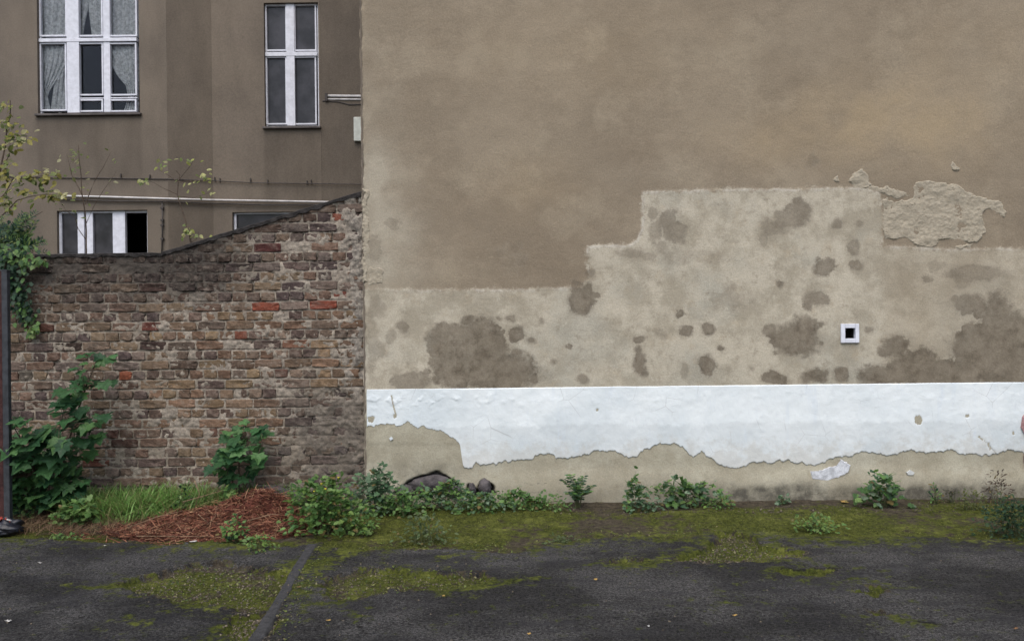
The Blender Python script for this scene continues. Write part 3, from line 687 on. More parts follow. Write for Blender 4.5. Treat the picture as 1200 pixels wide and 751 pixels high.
for i, (xc, zz, head, k) in enumerate(specs):
    wd = SL/2 if head else SL; u = 600+xc/kB; v = CV-(zz-HCAM)/kB
    me = rnd.choice(HV if head else SV); yy = YB-.009+rnd.uniform(-.004, .006)
    if rnd.random() < .06: yy += .012
    if (u > 335 and v > 455) or u > 395: yy += rnd.uniform(0, .010)
    c = brickcol(xc, zz, wd/2); ry = rnd.uniform(-.012, .012); slope_cut = zz+CH/2 > topz(xc+wd*.5)-.006 or zz+CH/2 > topz(xc-wd*.5)-.006 or xc+wd/2 > XR-.01
    if slope_cut:
        me = clip_brick(me, xc, zz, yy, wd)
        if me is None: continue
    if i in solo:
        o = link('brick', me, None, wall); o.location = (xc, yy, zz); o.rotation_euler = (rnd.uniform(-.03, .03), ry, rnd.uniform(-.02, .02)); o.color = (*c, 1)
    else:
        b0 = len(JV)
        for vv in me.vertices: JV.append((xc+vv.co.x, yy+vv.co.y, zz+vv.co.z)); JC.append(c)
        for pl in me.polygons: JF.append([b0+q for q in pl.vertices])
me = mesh('brickwork', JV, JF, False); cattr(me, np.array(JC)); fattr(me, 'isv', np.ones(len(JV)))
tag(link('brickwork', me, M['brick'], wall), kind='stuff')
# mortar bed
mx = np.arange(XLb, XR, .009); mz = np.arange(-.1, topz(XR)+.02, .009); X, Z = np.meshgrid(mx, mz)
TZ = np.where(X < ramp0.x, ztopB, ztopB+(ramp1.z-ztopB)*(X-ramp0.x)/(ramp1.x-ramp0.x))
U = 600+X/kB; Vv = CV-(Z-HCAM)/kB
n_ = fbm(X*9, Z*9, 5, 401); nf = fbm(X*28, Z*28, 4, 402)
cover = np.maximum(sst(340, 415, U+40*fbm(X*3, Z*3, 3, 5))*sst(440, 480, Vv+30*fbm(X*3, Z*3, 3, 6))*(.25+.75*sst(.05, .35, fbm(X*4, Z*4, 3, 7))), sst(398, 424, U+14*n_))
cover = np.maximum(cover, sst(.18, .45, fbm(X*2.6, Z*3.4, 4, 403))*.8)
Ym = YB-.002-.012*n_-.012*nf-.012*cover*(.6+1.2*n_)
fr_ = ((Z-zc0)/CH+.5) % 1.0; Ym = Ym+.013*np.exp(-((fr_-.035)/.05)**2)*sst(-.35, .25, fbm(X*6, Z*6, 3, 409))*(1-.6*cover)
Ym = Ym+.018*sst(.20, .42, -n_)
# tuck the bed's rim behind the coping and the ends
Zc = np.minimum(Z, TZ)
V = np.stack([X.ravel(), Ym.ravel(), Zc.ravel()], 1); fc = grid_faces(len(mx), len(mz))
fc = fc[(Z <= TZ+.012).ravel()[fc].all(1)]; us, inv = np.unique(fc, return_inverse=True)
me = fastmesh('mortar', V[us], inv.reshape(-1, 4), True)
us_u, us_v = U.ravel()[us], Vv.ravel()[us]
soot = sst(85, 8, us_v-297-35*fbm(us_u*.02, us_v*.02, 3, 31))*sst(330, 240, us_u)
soot = np.maximum(soot, .65*sst(26, 4, ((TZ-Z).ravel()[us])/kB)*sst(430, 330, us_u))
soot = np.maximum(soot, .8*sst(1.1, .4, np.hypot((us_u-242)/16, (us_v-318)/34)))
soot = np.maximum(soot, .75*sst(1.1, .5, np.hypot((us_u-30)/70, (us_v-560)/45)))
br = sst(320, 370, us_u)*sst(440, 475, us_v); soot = np.maximum(soot, br*(.55+.5*fbm(us_u*.05, us_v*.05, 3, 8)))
fattr(me, 'soot', np.clip(soot*.9, 0, 1)); fattr(me, 'pale', cover.ravel()[us]*sst(330, 420, us_u)*(1-br)); link('mortar', me, M['mortar'], wall)
bk = MB()
bk.v = [(XLb, YB+.06, -.1), (XR, YB+.06, -.1), (XR, YB+.06, topz(XR)-.01), (ramp0.x, YB+.06, ztopB-.01), (XLb, YB+.06, ztopB-.01)]
bk.v += [(x, YB+.25, z) for x, y, z in bk.v]; bk.f = [(0, 1, 2, 3, 4), (9, 8, 7, 6, 5)]+[(i, (i+1) % 5+0, (i+1) % 5+5, i+5) for i in range(5)]
bk.f = [(0, 4, 3, 2, 1), (5, 6, 7, 8, 9)]+[(i, (i+1) % 5, (i+1) % 5+5, i+5) for i in range(5)]; bk.build('wall_core', M['mortar'], wall)
def coping(x0, x1, zf, th, seed, ov):
    n = int((x1-x0)/.025); V = []; Fc = []
    for i in range(n+1):
        x = x0+(x1-x0)*i/n; z = zf(x)
        a = th*(1+.45*float(fbm(np.array(x*6), np.array(1.), 3, seed))); e = ov+.014*float(fbm(np.array(x*8), np.array(3.), 4, seed+1))
        dz = .006*float(fbm(np.array(x*7), np.array(5.), 4, seed+2)); lo = .028*abs(float(pn(x*9, 2.2, seed+3)))
        V += [(x, YB-e, z-.008-lo), (x, YB-e-.004, z+a*.6+dz), (x, YB-e+.02, z+a+dz), (x, YB+.27, z+a+dz), (x, YB+.27, z-.008)]
    for i in range(n):
        for k in range(5): k2 = (k+1) % 5; Fc.append((i*5+k, i*5+k2, (i+1)*5+k2, (i+1)*5+k))
    Fc += [(4, 3, 2, 1, 0), tuple(n*5+k for k in range(5))]
    link('coping', mesh('coping', V, Fc, False), M['coping'], wall)
coping(XLb, ramp0.x-.002, topz, .014, 410, .018)
coping(ramp0.x+.001, XR-.004, topz, .020, 420, .020)

# ================================================================== FAR APARTMENT HOUSE
YF, YR = 13.5, 13.85
apt = empty('apartment_house', (-5, YF+3, 0)); tag(apt, 'brown rendered tenement facade with white windows behind the brick wall', 'building')
xa, xb_, xc_ = P(196, 150, YF).x, P(249, 150, YR).x, P(376, 150, YR).x
def rect(u0, v0, u1, v1, Y): a = P(u0, v1, Y); b = P(u1, v0, Y); return (a.x, b.x, a.z, b.z)
W1 = rect(44.5, -36, 162, 134, YF); L1 = rect(67.5, 246, 172.5, 330, YF)
W2 = rect(310.5, 3, 372.5, 149, YR); L2 = rect(273, 248, 345, 322, YR)
def facade(name, A, B, z0, z1, holes, tone, dep=.14):
    A = Vector((*A, 0)); B = Vector((*B, 0)); L = (B-A).length; d = (B-A)/L; nrm = Vector((-d.y, d.x, 0))
    if nrm.y < 0: nrm = -nrm
    hs = [((h[0]-A.x)/d.x, (h[1]-A.x)/d.x, h[2], h[3]) for h in holes]
    ss_ = set(np.arange(max(0, L-6), L, .06).tolist()+[0, L]); zs_ = set(np.arange(z0, 6.6, .06).tolist()+[z0, z1, 8, 10])
    for h in hs: ss_ |= {h[0], h[1]}; zs_ |= {h[2], h[3]}
    ss_ = np.array(sorted(ss_)); zs_ = np.array(sorted(zs_)); S, Z = np.meshgrid(ss_, zs_)
    V = np.stack([A.x+S*d.x, A.y+S*d.y, Z], -1).reshape(-1, 3); fc = grid_faces(len(ss_), len(zs_))
    sc_ = S.ravel()[fc].mean(1); zc_ = Z.ravel()[fc].mean(1); k = np.ones(len(fc), bool)
    for h in hs: k &= ~((sc_ > h[0]) & (sc_ < h[1]) & (zc_ > h[2]) & (zc_ < h[3]))
    fc = fc[k]; T = np.full(S.shape, tone)*(1+.10*fbm(S*.9+A.x, Z*.9, 4, 44)); T = tone_fn(A.x+S*d.x, Z, T)
    V = V.tolist(); fc = fc.tolist(); T = T.ravel().tolist()
    for h in hs:
        b = len(V)
        for (s, z) in ((h[0], h[2]), (h[1], h[2]), (h[1], h[3]), (h[0], h[3])):
            for q in (0, dep): p = A+d*s+nrm*q; V.append((p.x, p.y, z)); T.append(tone*.95)
        fc += [[b+2*i, b+2*((i+1) % 4), b+2*((i+1) % 4)+1, b+2*i+1] for i in range(4)]
    me = mesh(name, V, fc); fattr(me, 'tone', T); return link(name, me, M['facade'], apt)
def tone_fn(x, z, T):
    for (r, s) in ((W1, .80), (W2, .78)):
        m_ = sst(r[0]-.05, r[0]+.02, x)*sst(r[1]+.05, r[1]-.02, x)*sst(r[2]-1.25, r[2]-.95, z)*(z < r[2])
        T = T*(1-(1-s)*m_*(.85+.9*np.abs(fbm(x*9, z*.7, 3, 66))))
    return T*(1-.10*sst(3.55, 3.35, z))
facade('front_wall', (-13, YF), (xa, YF), 0, 12, [W1, L1], 1.0)
facade('splay_wall', (xa, YF), (xb_, YR), 0, 12, [], 1.0)
facade('rear_wall', (xb_, YR), (xc_, YR), 0, 12, [W2, L2], 1.02)
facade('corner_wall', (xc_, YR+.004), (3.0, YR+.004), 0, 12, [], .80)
MB().box(-13, 3, YR+2.6, YR+2.8, 0, 12).build('back_wall', M['room'], apt); MB().box(-13.2, 3.2, YF-.3, YR+3, 12.02, 12.3).build('roof', M['coping'], apt)
def window(r, Y, px_bars, panes, pane_mat, sill=True, fw=.035):
    """px_bars: photo rectangles of the white members; panes: photo rectangles of the glass"""
    yf = Y+.07
    wn = empty('window', ((r[0]+r[1])/2, yf, r[2]), apt); wn.location = Vector(((r[0]+r[1])/2, yf, r[2]))-apt.location
    fr = MB(); e = .0015
    fr.box(r[0], r[0]+fw, yf, yf+.07, r[2], r[3]).box(r[1]-fw, r[1], yf, yf+.07, r[2], r[3]).box(r[0]+fw, r[1]-fw, yf+e, yf+.068, r[2], r[2]+fw).box(r[0]+fw, r[1]-fw, yf+e, yf+.068, r[3]-fw, r[3])
    bevel(fr.build('frame', M['frame'], wn), .006)
    for i, (u0, v0, u1, v1, pr) in enumerate(px_bars):
        a = P(u0, v1, yf); b = P(u1, v0, yf)
        bevel(MB().box(max(a.x, r[0]+.003), min(b.x, r[1]-.003), yf-pr, yf+.06-pr*.2, max(a.z, r[2]+.003), min(b.z, r[3]-.003)).build('mullion' if (b.x-a.x) < (b.z-a.z) else 'transom', M['frame'], wn), .005)
    for i, (u0, v0, u1, v1) in enumerate(panes):
        a = P(u0, v1, yf+.03); b = P(u1, v0, yf+.03); pm = pane_mat[i] if isinstance(pane_mat, list) else pane_mat
        if pm is None: continue
        a0, b0_ = max(a.x, r[0]+.004), min(b.x, r[1]-.004); c0_, c1_ = max(a.z, r[2]+.004), min(b.z, r[3]-.004); q = .022
        cs_ = MB().box(a0, a0+q, yf-.012, yf+.045, c0_, c1_).box(b0_-q, b0_, yf-.012, yf+.045, c0_, c1_).box(a0+q, b0_-q, yf-.011, yf+.045, c0_, c0_+q).box(a0+q, b0_-q, yf-.011, yf+.045, c1_-q, c1_)
        cs_.build('casement', M['frame'], wn)
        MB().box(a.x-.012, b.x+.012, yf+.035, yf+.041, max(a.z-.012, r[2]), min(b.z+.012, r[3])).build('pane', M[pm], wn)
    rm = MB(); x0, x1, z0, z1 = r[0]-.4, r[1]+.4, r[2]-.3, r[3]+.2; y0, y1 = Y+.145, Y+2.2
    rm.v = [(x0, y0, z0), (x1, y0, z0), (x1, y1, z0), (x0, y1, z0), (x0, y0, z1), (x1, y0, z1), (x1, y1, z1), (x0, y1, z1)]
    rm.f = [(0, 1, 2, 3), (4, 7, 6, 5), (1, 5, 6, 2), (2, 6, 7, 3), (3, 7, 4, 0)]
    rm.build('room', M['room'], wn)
    if sill: bevel(MB().box(r[0]-.03, r[1]+.03, Y-.055, Y+.068, r[2]-.035, r[2]-.001).build('sill', M['ledge'], wn), .006)
    return wn
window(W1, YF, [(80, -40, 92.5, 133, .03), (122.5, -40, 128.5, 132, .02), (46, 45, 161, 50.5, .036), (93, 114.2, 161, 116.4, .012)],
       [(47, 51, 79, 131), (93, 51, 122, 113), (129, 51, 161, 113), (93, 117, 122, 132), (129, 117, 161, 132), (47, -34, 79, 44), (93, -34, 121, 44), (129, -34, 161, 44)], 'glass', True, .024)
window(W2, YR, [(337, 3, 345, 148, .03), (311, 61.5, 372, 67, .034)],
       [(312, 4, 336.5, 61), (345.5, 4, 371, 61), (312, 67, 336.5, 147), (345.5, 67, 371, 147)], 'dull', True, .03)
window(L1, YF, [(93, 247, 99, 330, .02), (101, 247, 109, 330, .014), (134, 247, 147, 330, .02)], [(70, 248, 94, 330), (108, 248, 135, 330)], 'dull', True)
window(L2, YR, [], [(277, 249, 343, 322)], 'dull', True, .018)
# curtains behind the big window
def curtain(name, outline, Y, label, seed, folds=9):
    n = 26; m_ = 22; V = []
    top = outline['top']; V = []
    for j in range(n):
        t = j/(n-1); v = outline['v0']+(outline['v1']-outline['v0'])*t
        a = np.interp(t, [q[0] for q in outline['l']], [q[1] for q in outline['l']]); b = np.interp(t, [q[0] for q in outline['r']], [q[1] for q in outline['r']])
        for i in range(m_*2):
            s = i/(m_*2-1); p = P(a+(b-a)*s, v, Y+.014*math.sin(s*folds*1.3*math.pi+seed+t*2)+.01*math.sin(t*7+s*5)); V.append(tuple(p))
    o = link(name, fastmesh(name, np.array(V), grid_faces(m_*2, n), True), M['lace']); tag(o, label, 'curtain', 'lace curtains in the big window')
    so = o.modifiers.new('thick', 'SOLIDIFY'); so.thickness = .002; return o
YC = YF+.165
curtain('lace_curtain', dict(v0=46, v1=131, top=0, l=[(0, 47), (1, 47)], r=[(0, 82), (.3, 80), (.5, 71), (.72, 58), (.8, 56), (1, 60)]), YC, 'grey lace curtain gathered aside behind the tall undivided casement', 1)
curtain('lace_curtain', dict(v0=46, v1=131, top=0, l=[(0, 112), (.1, 118), (.3, 128), (.5, 137), (.65, 148), (.8, 150), (1, 145)], r=[(0, 163), (1, 163)]), YC, 'grey lace curtain gathered aside beside the low ventilation pane', 2)
curtain('lace_curtain', dict(v0=80, v1=131, top=0, l=[(0, 66), (1, 59)], r=[(0, 77), (1, 76)]), YC+.02, 'narrow half drawn lace curtain hanging in the gap behind the casement', 5, 4)
curtain('lace_curtain', dict(v0=-34, v1=45, top=0, l=[(0, 47), (1, 47)], r=[(0, 108), (.55, 104), (.75, 100), (1, 97)]), YC, 'lace curtain across the upper fanlight on the closed side', 3, 10)
curtain('lace_curtain', dict(v0=-34, v1=45, top=0, l=[(0, 104), (.6, 104), (.8, 106), (1, 108)], r=[(0, 163), (1, 163)]), YC+.01, 'lace curtain across the upper fanlight with a parted dark slit', 4, 10)
for i, (u, v) in enumerate([(70.5, 129), (106, 131), (120, 131), (141, 131), (152, 130)]):
    p = P(u, v+2, YF+.2); V = []; n = 9
    me_ = MB(); me_.tube([(p.x, p.y, W1[2]+.01), (p.x, p.y, W1[2]+.045), (p.x+.004, p.y, W1[2]+.075), (p.x, p.y, W1[2]+.095)], .045, .010, 10)
    o = me_.build('ornament', M['paper'], None, True); tag(o, 'small pale pointed ornament standing on the big window sill', 'ornament', 'ornaments on the window sill')
# pipes and cables on the facade
def wire(name, pts, r, mat, parent, label=None, sag=0):
    o = MB().tube(pts, r, r, 6).build(name, mat, parent, True); return o
yfp = YF-.03
pp = [P(68, 229.5, yfp), P(130, 231, yfp), P(196, 233, yfp-.01), P(249, 234.5, YR-.05), P(310, 235.5, YR-.05), P(395, 237, YR-.05), P(560, 239, YR-.05)]
wire('pipe', pp, .016, M['pipe'], apt)
wire('cable', [p+Vector((0, -.0, -.05-.012*math.sin(i*2.1))) for i, p in enumerate(pp)], .011, M['cable'], apt)
wire('cable', [P(190, 236, yfp), P(190.5, 262, yfp), P(189.5, 300, yfp)], .011, M['cable'], apt)
for v in (244, 258, 264, 280): 
    p = P(190, v, yfp); MB().box(p.x-.022, p.x+.022, p.y-.018, YF+.01, p.z-.015, p.z+.015).build('clip', M['cable'], apt)
cw = [P(0, 207, YF-.012), P(60, 208.5, YF-.012), P(130, 209, YF-.012), P(195, 210, YF-.012), P(249, 212, YR-.03), P(300, 214.5, YR-.03), P(376, 215.5, YR-.03), P(560, 218, YR-.03)]
wire('cable', cw, .0075, M['cable'], apt)
for (u, v, Y_) in [(142, 206, YF), (176, 207, YF), (252, 210, YR), (258, 211, YR), (294, 211, YR), (314, 213, YR), (360, 214, YR), (365, 213, YR)]:
    p = P(u, v, Y_); MB().box(p.x-.007, p.x+.007, Y_-.03, Y_+.02, p.z-.03, p.z+.026).build('clip', M['cable'], apt)
yc_ = YR+.0
wire('pipe', [P(381, 112.5, yc_), P(560, 114.5, yc_)], .02, M['pipe'], apt); wire('pipe', [P(383, 116.5, yc_), P(560, 118, yc_)], .014, M['pipe'], apt)
wire('cable', [P(378, 118.5, yc_), P(396, 119.5, yc_), P(410, 123, yc_), P(470, 121, yc_), P(560, 123, yc_)], .010, M['cable'], apt)
MB().box(P(381, 110, yc_).x, P(384, 110, yc_).x, yc_-.03, YR+.07, P(381, 119, yc_).z, P(381, 110, yc_).z).build('bracket', M['cable'], apt)
r = rect(414.5, 137, 434, 165.5, YR-.06)
bevel(MB().box(r[0], r[1], YR-.06, YR+.06, r[2], r[3]).build('junction_box', M['boxg'], apt), .012, 3)

# ================================================================== PLANTS
def leaf_tmpl(kind):
    if kind == 'maple':
        o = [(0, 0), (.16, -.10), (.42, -.12), (.34, .06), (.62, .22), (.42, .34), (.46, .62), (.24, .58), (0, 1.0)]
    elif kind == 'lobed':
        o = [(0, 0), (.22, .02), (.42, .18), (.28, .32), (.46, .52), (.24, .62), (.2, .86), (0, 1.0)]
    elif kind == 'ovate':
        o = [(0, 0), (.22, .18), (.32, .45), (.2, .78), (0, 1.0)]
    elif kind == 'lance':
        o = [(0, 0), (.13, .2), (.15, .5), (.08, .8), (0, 1.0)]
    R_ = o; L_ = [(-x, y) for x, y in o[1:-1]]
    mid = [(0, y) for y in (.0, .35, .7, 1.0)]
    V = [(0, 0, 0), (0, .4, -.03), (0, 1.0, -.14)]; Fc = []
    def sidev(side):
        idx = []
        for x, y in o[1:-1]:
            V.append((x*side, y, .10*abs(x)-.12*y*y)); idx.append(len(V)-1)
        chain = [0]+idx+[2]
        for a, b in zip(chain[:-1], chain[1:]):
            Fc.append((1, a, b) if side > 0 else (1, b, a))
    sidev(1); sidev(-1)
    return np.array(V, float), np.array(Fc, int)
TM = {k: leaf_tmpl(k) for k in ('maple', 'lobed', 'ovate', 'lance')}
def frames(D, Nn):
    D = D/np.linalg.norm(D, axis=1, keepdims=True); Xx = np.cross(D, Nn); Xx /= np.linalg.norm(Xx, axis=1, keepdims=True)+1e-9
    Zz = np.cross(Xx, D); return np.stack([Xx, D, Zz], 2)
def leaves(name, kind, Pp, D, Nn, size, cols, parent, mat='leaf'):
    V0, F0 = TM[kind]; n = len(Pp); R = frames(D, Nn)
    V = np.einsum('nij,kj->nki', R, V0)*np.asarray(size)[:, None, None]+np.asarray(Pp)[:, None, :]
    Fc = (F0[None]+(np.arange(n)*len(V0))[:, None, None]).reshape(-1, 3)
    me = fastmesh(name, V.reshape(-1, 3), Fc, False); cattr(me, np.repeat(np.asarray(cols), len(V0), 0)); fattr(me, 'isv', np.ones(n*len(V0)))
    o = link(name, me, M[mat], parent)
    if parent is not None: o['kind'] = 'stuff'
    return o
def colmix(cols, n, var=.25):
    c = np.array(cols)[rng.integers(0, len(cols), n)]; return c*(1+var*rng.uniform(-1, 1, (n, 1)))
GREEN = [(.095, .185, .050), (.13, .225, .065), (.065, .135, .042), (.16, .25, .08), (.085, .16, .045)]
BLUEG = [(.095, .17, .085), (.13, .20, .115), (.06, .12, .06), (.17, .235, .15)]
BRIGHT = [(.14, .22, .05), (.17, .24, .07), (.10, .19, .055)]
YEL = [(.24, .22, .05), (.16, .19, .05), (.30, .27, .08), (.36, .34, .18), (.13, .16, .05)]
DARK = [(.022, .055, .026), (.032, .072, .035), (.016, .042, .022)]
def weed(name, u, v, hw, hh, label, group=None, kind='lobed', n=220, size=(.03, .055), cols=GREEN, depth=.16, up=.5, stems=14, Y=None, cat='weed', dens=.55, flowers=0):
    p0 = G(u, v, .03); 
    if Y: p0 = P(u, v, Y)
    p0.z = gheight(p0.x, p0.y)-.005 if Y is None or p0.z < .3 else p0.z
    k = p0.y/F; rx, rz = hw*k*1.3, hh*k; n = int(n*1.5); depth = depth*1.1; root = empty(name, p0)
    tag(root, label, cat, group)
    a = rng.uniform(0, 2*np.pi, n); rr = rng.uniform(0, 1, n)**.5; hz = rng.uniform(0, 1, n)**.75 if hh > 12 else rng.uniform(0, 1, n)
    prof = np.sqrt(np.clip(1-(hz*.92)**2, 0, 1))*(.78+.55*pn(a*1.6, hz*2, int(u)))
    dx = np.cos(a)*rr*prof; dy = np.sin(a)*rr*prof
    lump = (1+.55*pn(dx*2.6+u, dy*2.6, 13))*np.where(rng.uniform(0, 1, n) > .96, 1.15, 1.)
    Pp = np.stack([p0.x+dx*rx, p0.y+dy*depth, p0.z+.008+hz*rz*lump], 1)
    D = np.stack([dx*1.0+.5*rng.normal(size=n), dy*1.0+.5*rng.normal(size=n)-.35, up*(hz-.35)+.35*rng.normal(size=n)], 1)
    Nn = np.stack([.35*rng.normal(size=n), -.45+.35*rng.normal(size=n), np.full(n, 1.)], 1)
    sz = rng.uniform(*size, n)*rng.uniform(.6, 1.1, n); c = colmix(cols, n); dd = rng.uniform(0, 1, n) > .955; c[dd] = np.array((.17, .13, .05))
    leaves('foliage', kind, Pp, D, Nn, sz, c, root)
    st = MB()
    for i in range(stems):
        q = Pp[rng.integers(0, n)]; b = (p0.x+rx*.3*rnd.uniform(-1, 1), p0.y+depth*.3*rnd.uniform(-1, 1), p0.z-.01)
        m_ = ((b[0]*.6+q[0]*.4), (b[1]*.6+q[1]*.4), b[2]*.35+q[2]*.65); st.tube([b, m_, tuple(q)], .0032, .0015, 4)
    stm = st.build('stem', M['stemg'], root)
    if flowers:
        fl_ = MB()
        for i in range(flowers):
            q = Pp[np.argsort(-Pp[:, 2])[rng.integers(0, n//3)]]; fl_.tube([(q[0], q[1]-.01, q[2]+.01), (q[0], q[1]-.012, q[2]+.022)], .003, .009, 6)
        fl_.build('blossom', M['yellow'], root)
    return root
M['stemg'] = simple('green_stem', (.075, .085, .035), .7, .3, 30, .001); M['yellow'] = simple('yellow_petal', (.6, .5, .05), .6, .15, 30, .001)

weed('leafy_weed', 382, 618, 50, 52, 'biggest bushy green weed clump at the foot of the brick wall beside the red needles', None, 'lobed', 620, (.03, .058), GREEN+BRIGHT[:1], .20, flowers=7, stems=26)
weed('leafy_weed', 440, 600, 36, 42, 'blue green bushy weed where the brick wall meets the plastered gable', None, 'lobed', 330, (.035, .06), BLUEG, .15, stems=18)
weed('leafy_weed', 352, 604, 22, 30, 'pale green loose weed between red needles and big weed clump', None, 'ovate', 110, (.025, .04), BRIGHT+GREEN, .1)
weed('ground_creeper', 520, 597, 56, 26, 'low green creeper under the dark foundation stones', None, 'lobed', 330, (.03, .05), GREEN+BLUEG, .10, .2)
weed('ground_creeper', 612, 597, 46, 22, 'low green creeper trailing along the gable foot past the small stones', None, 'lobed', 230, (.026, .046), GREEN, .08, .2)
weed('ground_creeper', 470, 603, 34, 24, 'low green creeper between the blue green weed and the dark foundation stones', None, 'lobed', 200, (.026, .046), GREEN, .09, .2)
weed('ground_creeper', 563, 600, 40, 20, 'low green creeper in front of the small foundation stones', None, 'lobed', 230, (.024, .044), GREEN+BLUEG, .08, .2)
weed('ground_creeper', 640, 597, 26, 14, 'thin end of the green creeper beside the feathered seedling', None, 'ovate', 90, (.02, .036), GREEN, .06, .2)
weed('leafy_weed', 845, 595, 16, 15, 'small green weed at the right end of the wide low clump', None, 'ovate', 60, (.022, .04), GREEN+BRIGHT, .06)
weed('leafy_weed', 425, 620, 26, 22, 'small bright weed between big weed clump and blue green weed', None, 'ovate', 130, (.022, .04), GREEN+BRIGHT, .10)
weed('leafy_weed', 497, 628, 32, 30, 'pale green weed growing from the moss in front of the low creeper', None, 'ovate', 150, (.025, .042), [(.10, .14, .06), (.08, .12, .045), (.12, .15, .07)], .12)
weed('leafy_weed', 745, 596, 16, 33, 'upright green weed under the arched paint edge', None, 'lobed', 80, (.035, .06), GREEN+BLUEG, .07, .8)
weed('leafy_weed', 806, 592, 46, 28, 'wide low clump of green weeds with one spiky stem at gable foot', None, 'lobed', 230, (.035, .062), GREEN+BLUEG, .10)
weed('leafy_weed', 757, 597, 22, 14, 'small silvery green weed between the upright weed and the wide clump', None, 'ovate', 60, (.03, .05), BLUEG, .07, .2)
weed('leafy_weed', 1034, 592, 27, 34, 'compact blue green weed with splayed leaves below the white wall scrap', None, 'lobed', 120, (.045, .075), BLUEG+GREEN, .12, .7)
weed('leafy_shrub', 1186, 620, 36, 40, 'dense dark green shrub at the gable foot under the red paint stroke', None, 'ovate', 620, (.02, .036), DARK+[(.035, .07, .03), (.05, .09, .035)], .2, stems=20, cat='shrub')
weed('leafy_weed', 1138, 596, 20, 20, 'yellow green low weed beside the dense dark shrub', None, 'ovate', 110, (.018, .03), [(.10, .11, .03), (.08, .10, .03)], .08)
weed('dry_weed', 1168, 588, 18, 30, 'withered brown weed standing behind the dense dark shrub', None, 'lance', 160, (.02, .04), [(.075, .05, .035), (.05, .038, .03), (.10, .07, .05)], .06, 1.)
weed('leafy_weed', 957, 616, 32, 15, 'flat yellow green weed on the moss in front of the gable', None, 'ovate', 170, (.022, .04), BRIGHT, .16, .3)
weed('leafy_weed', 918, 588, 9, 9, 'tiny weed sprouting from grimy gable foot left of the wall scrap', None, 'lobed', 24, (.025, .04), BLUEG, .04)
weed('leafy_weed', 1096, 589, 8, 17, 'tiny dark weed sprouting right of the compact blue green weed', None, 'ovate', 34, (.02, .035), DARK+GREEN, .05, .8)
weed('leafy_weed', 1114, 588, 8, 14, 'tiny grey brown weed beside the tiny dark one', None, 'ovate', 30, (.02, .032), [(.08, .08, .05), (.06, .06, .04)], .05, .8)
weed('leafy_weed', 660, 628, 20, 9, 'faint flat weed on moss in front of the pinnate seedling', None, 'ovate', 60, (.02, .032), [(.09, .12, .05), (.08, .11, .04)], .08, .2)
weed('leafy_weed', 274, 629, 15, 24, 'dark green weed with a lighter top poking through the red needles', None, 'ovate', 80, (.03, .05), DARK+GREEN+BRIGHT, .09)
weed('leafy_weed', 303, 640, 16, 17, 'bright green weed at the front edge of the red needles', None, 'ovate', 80, (.02, .036), BRIGHT, .08)
weed('leafy_weed', 216, 605, 13, 30, 'dark leafy shoot between the grass and the red needles', None, 'ovate', 110, (.022, .038), DARK+GREEN, .08, .7)
weed('leafy_weed', 90, 612, 30, 24, 'low broad leaved green weed at the edge of the grass', None, 'lobed', 130, (.04, .065), GREEN, .10, .3)
weed('leafy_weed', 76, 625, 20, 6, 'flat green weed on the bare earth near the rubbish bag', None, 'ovate', 60, (.02, .034), GREEN+BRIGHT, .10, .1)
weed('leafy_weed', 272, 588, 17, 28, 'light green weed at the foot of the small maple seedling', None, 'lobed', 70, (.035, .06), BRIGHT+GREEN, .08, .6, Y=7.05)
weed('leafy_weed', 30, 606, 34, 26, 'shaded low weed under the large maple sapling', None, 'ovate', 150, (.03, .05), DARK+GREEN, .12)

# pinnate seedling by the gable
def pinnate(u, v, hh, label):
    p0 = G(u, v, .03); p0.z = gheight(p0.x, p0.y)-.005; k = p0.y/F; root = empty('seedling_shrub', p0); tag(root, label, 'seedling')
    st = MB(); Pp = []; D = []; Nn = []; S = []
    for j in range(15):
        a = rnd.uniform(-1, 1); top = Vector((p0.x+a*19*k, p0.y-.05+rnd.uniform(-.08, .08), p0.z+hh*k*rnd.uniform(.45, 1.05)*(1-.3*abs(a))))
        mid = p0.lerp(top, .55)+Vector((-a*.03, 0, .03)); pts = [p0+Vector((a*.02, 0, 0)), mid, top]
        st.tube(pts, .0035, .0012, 4)
        for q in range(9):
            t = .35+.65*q/8; c = mid.lerp(top, (t-.5)*2) if t > .5 else p0.lerp(mid, t*2)
            for s in (-1, 1):
                Pp.append(tuple(c)); D.append((s*.9+a*.3, rnd.uniform(-.5, .3), rnd.uniform(-.1, .35))); Nn.append((rnd.uniform(-.3, .3), -.4, 1)); S.append(rnd.uniform(.026, .042))
    leaves('foliage', 'ovate', np.array(Pp), np.array(D), np.array(Nn), np.array(S), colmix(GREEN+BLUEG+DARK, len(Pp)), root); st.build('stem', M['stemg'], root)
pinnate(677, 592, 46, 'upright seedling with feathered leaves against the gable foot')

